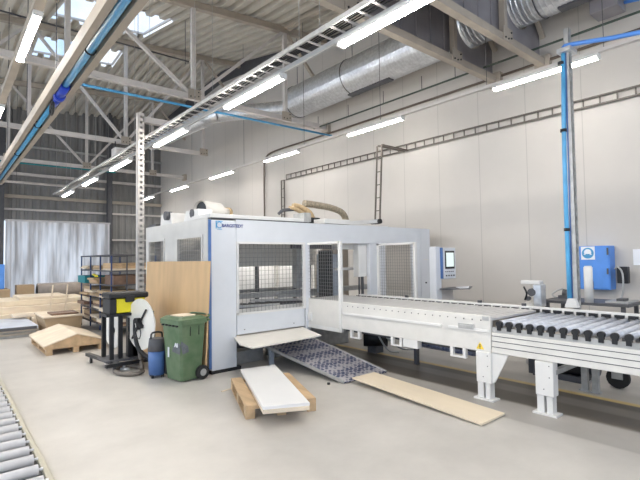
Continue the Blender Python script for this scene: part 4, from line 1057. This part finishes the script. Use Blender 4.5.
# rack
t = thing('storage_rack', (3.4, 12, 0), 'tall dark blue steel rack filled with wood pieces left of the tray post', 'rack')
posts = [(2.92, 10.65), (2.92, 11.55), (2.92, 12.45), (2.92, 13.4), (3.9, 10.65), (3.9, 13.4)]
for x, y in posts: MB().box(x - .015, x + .015, y - .015, y + .015, .08, 1.85).build('post', 'rackblue', t)
for x in (3.25, 3.55): MB().box(x - .012, x + .012, 10.63, 10.66, .5, 1.82).build('divider', 'steeldark', t)
for z in (.2, .52, .84, 1.14, 1.46, 1.82):
    s = MB().box(2.9, 3.92, 10.63, 10.67, z, z + .03).box(2.9, 2.94, 10.65, 13.4, z, z + .03).box(3.88, 3.92, 10.65, 13.4, z, z + .03).box(2.9, 3.92, 13.38, 13.42, z, z + .03)
    s.box(2.94, 3.88, 10.67, 13.38, z + .008, z + .016); s.build('shelf', 'steeldark', t)
for x, y in ((2.92, 10.65), (3.9, 10.65), (2.92, 13.4), (3.9, 13.4)): MB().cyl((x - .015, y, .04), (x + .015, y, .04), .04, 12).build('castor', 'rubber', t)
G = 'wood pieces lying on the shelves of the rack'
random.seed(3)
names = {.2: 'lowest shelf', .52: 'second lowest shelf', .84: 'middle shelf', 1.14: 'second highest shelf', 1.46: 'highest shelf'}
posn = ['at the front', 'in the middle', 'at the back']
def wp(x0, x1, y0, y1, z0, z1, m, l, nm='wood_piece', cat='wood piece'):
    tag(MB().box(x0, x1, y0, y1, z0, z1, bev=.004).build(nm, m), l, cat, G)
for z, nmz in names.items():
    for k, (y0, y1) in enumerate(((10.72, 11.5), (11.6, 12.4), (12.5, 13.3))):
        zb = z + .017
        if z == 1.14 and k == 0:
            wp(2.98, 3.86, 10.7, 11.4, zb, zb + .22, 'woodbrown', 'dark brown wooden box on the second highest rack shelf'); continue
        if z == 1.14 and k == 2:
            continue
        for j in range(3):
            h = random.uniform(.03, .08); dx = random.uniform(-.12, .03)
            m = random.choice(['woodlight', 'mdf', 'wood', 'woodlight', 'card'])
            if z in (.2, .52) and j == 1: m = 'woodbrown'
            lab = ['bottom', 'middle', 'top'][j] + ' wood offcut of the pile ' + posn[k] + ' of the rack, ' + nmz
            if random.random() < .35 or (z == 1.14 and k == 1):
                wp(2.86 + dx, 3.5, y0, y1 - .1 * j, zb, zb + h, m, lab)
            else: wp(2.96, 3.8, y0 + .05 * j, y1, zb, zb + h, m, lab)
            zb += h + .002
wp(2.8, 3.3, 12.5, 13.25, 1.157, 1.34, 'teal', 'teal plastic box on the far end of the rack', 'plastic_box', 'box')
tag(MB().bar((2.75, 11.2, 1.36), (2.95, 12.3, 1.5 - .12), .06, .03).build('yellow_strip', 'yellow'), 'short yellow strip sticking out of the rack beside the teal box', 'strip')

# ------------------------------------------------------------------ world
wd = bpy.data.worlds.new('sky'); scn.world = wd; wd.use_nodes = True
nt = wd.node_tree; bg = nt.nodes['Background']; L = nt.links.new
tc = nt.nodes.new('ShaderNodeTexCoord'); n = nt.nodes.new('ShaderNodeTexNoise'); n.inputs['Scale'].default_value = 5.5; n.inputs['Detail'].default_value = 6
r = nt.nodes.new('ShaderNodeValToRGB'); e = r.color_ramp.elements
e[0].position = .40; e[0].color = (.27, .43, .67, 1); e[1].position = .62; e[1].color = (.62, .65, .69, 1)
L(tc.outputs['Generated'], n.inputs['Vector']); L(n.outputs['Fac'], r.inputs[0]); L(r.outputs[0], bg.inputs['Color'])
bg.inputs['Strength'].default_value = 1.5

# ------------------------------------------------------------------ camera
Rc = Matrix(((0.764, -0.014, -0.645), (-0.645, -0.041, -0.763), (-0.015, 0.999, -0.04)))
cam = bpy.data.cameras.new('camera'); co = bpy.data.objects.new('camera', cam); COL.objects.link(co)
cx, cy, cz = Rc.col[0].normalized(), Rc.col[1], Rc.col[2].normalized()
cy = cz.cross(cx).normalized(); cx = cy.cross(cz)
Rm = Matrix((cx, cy, cz)).transposed().to_4x4()
co.matrix_world = Matrix.Translation((0, 0, 1.7)) @ Rm
cam.sensor_width = 36; cam.lens = 450 / 640 * 36; cam.clip_end = 200
scn.camera = co
scn.view_settings.view_transform = 'Standard'; scn.view_settings.look = 'None'
scn.view_settings.gamma = 1; scn.view_settings.use_curve_mapping = False
scn.view_settings.exposure = .50
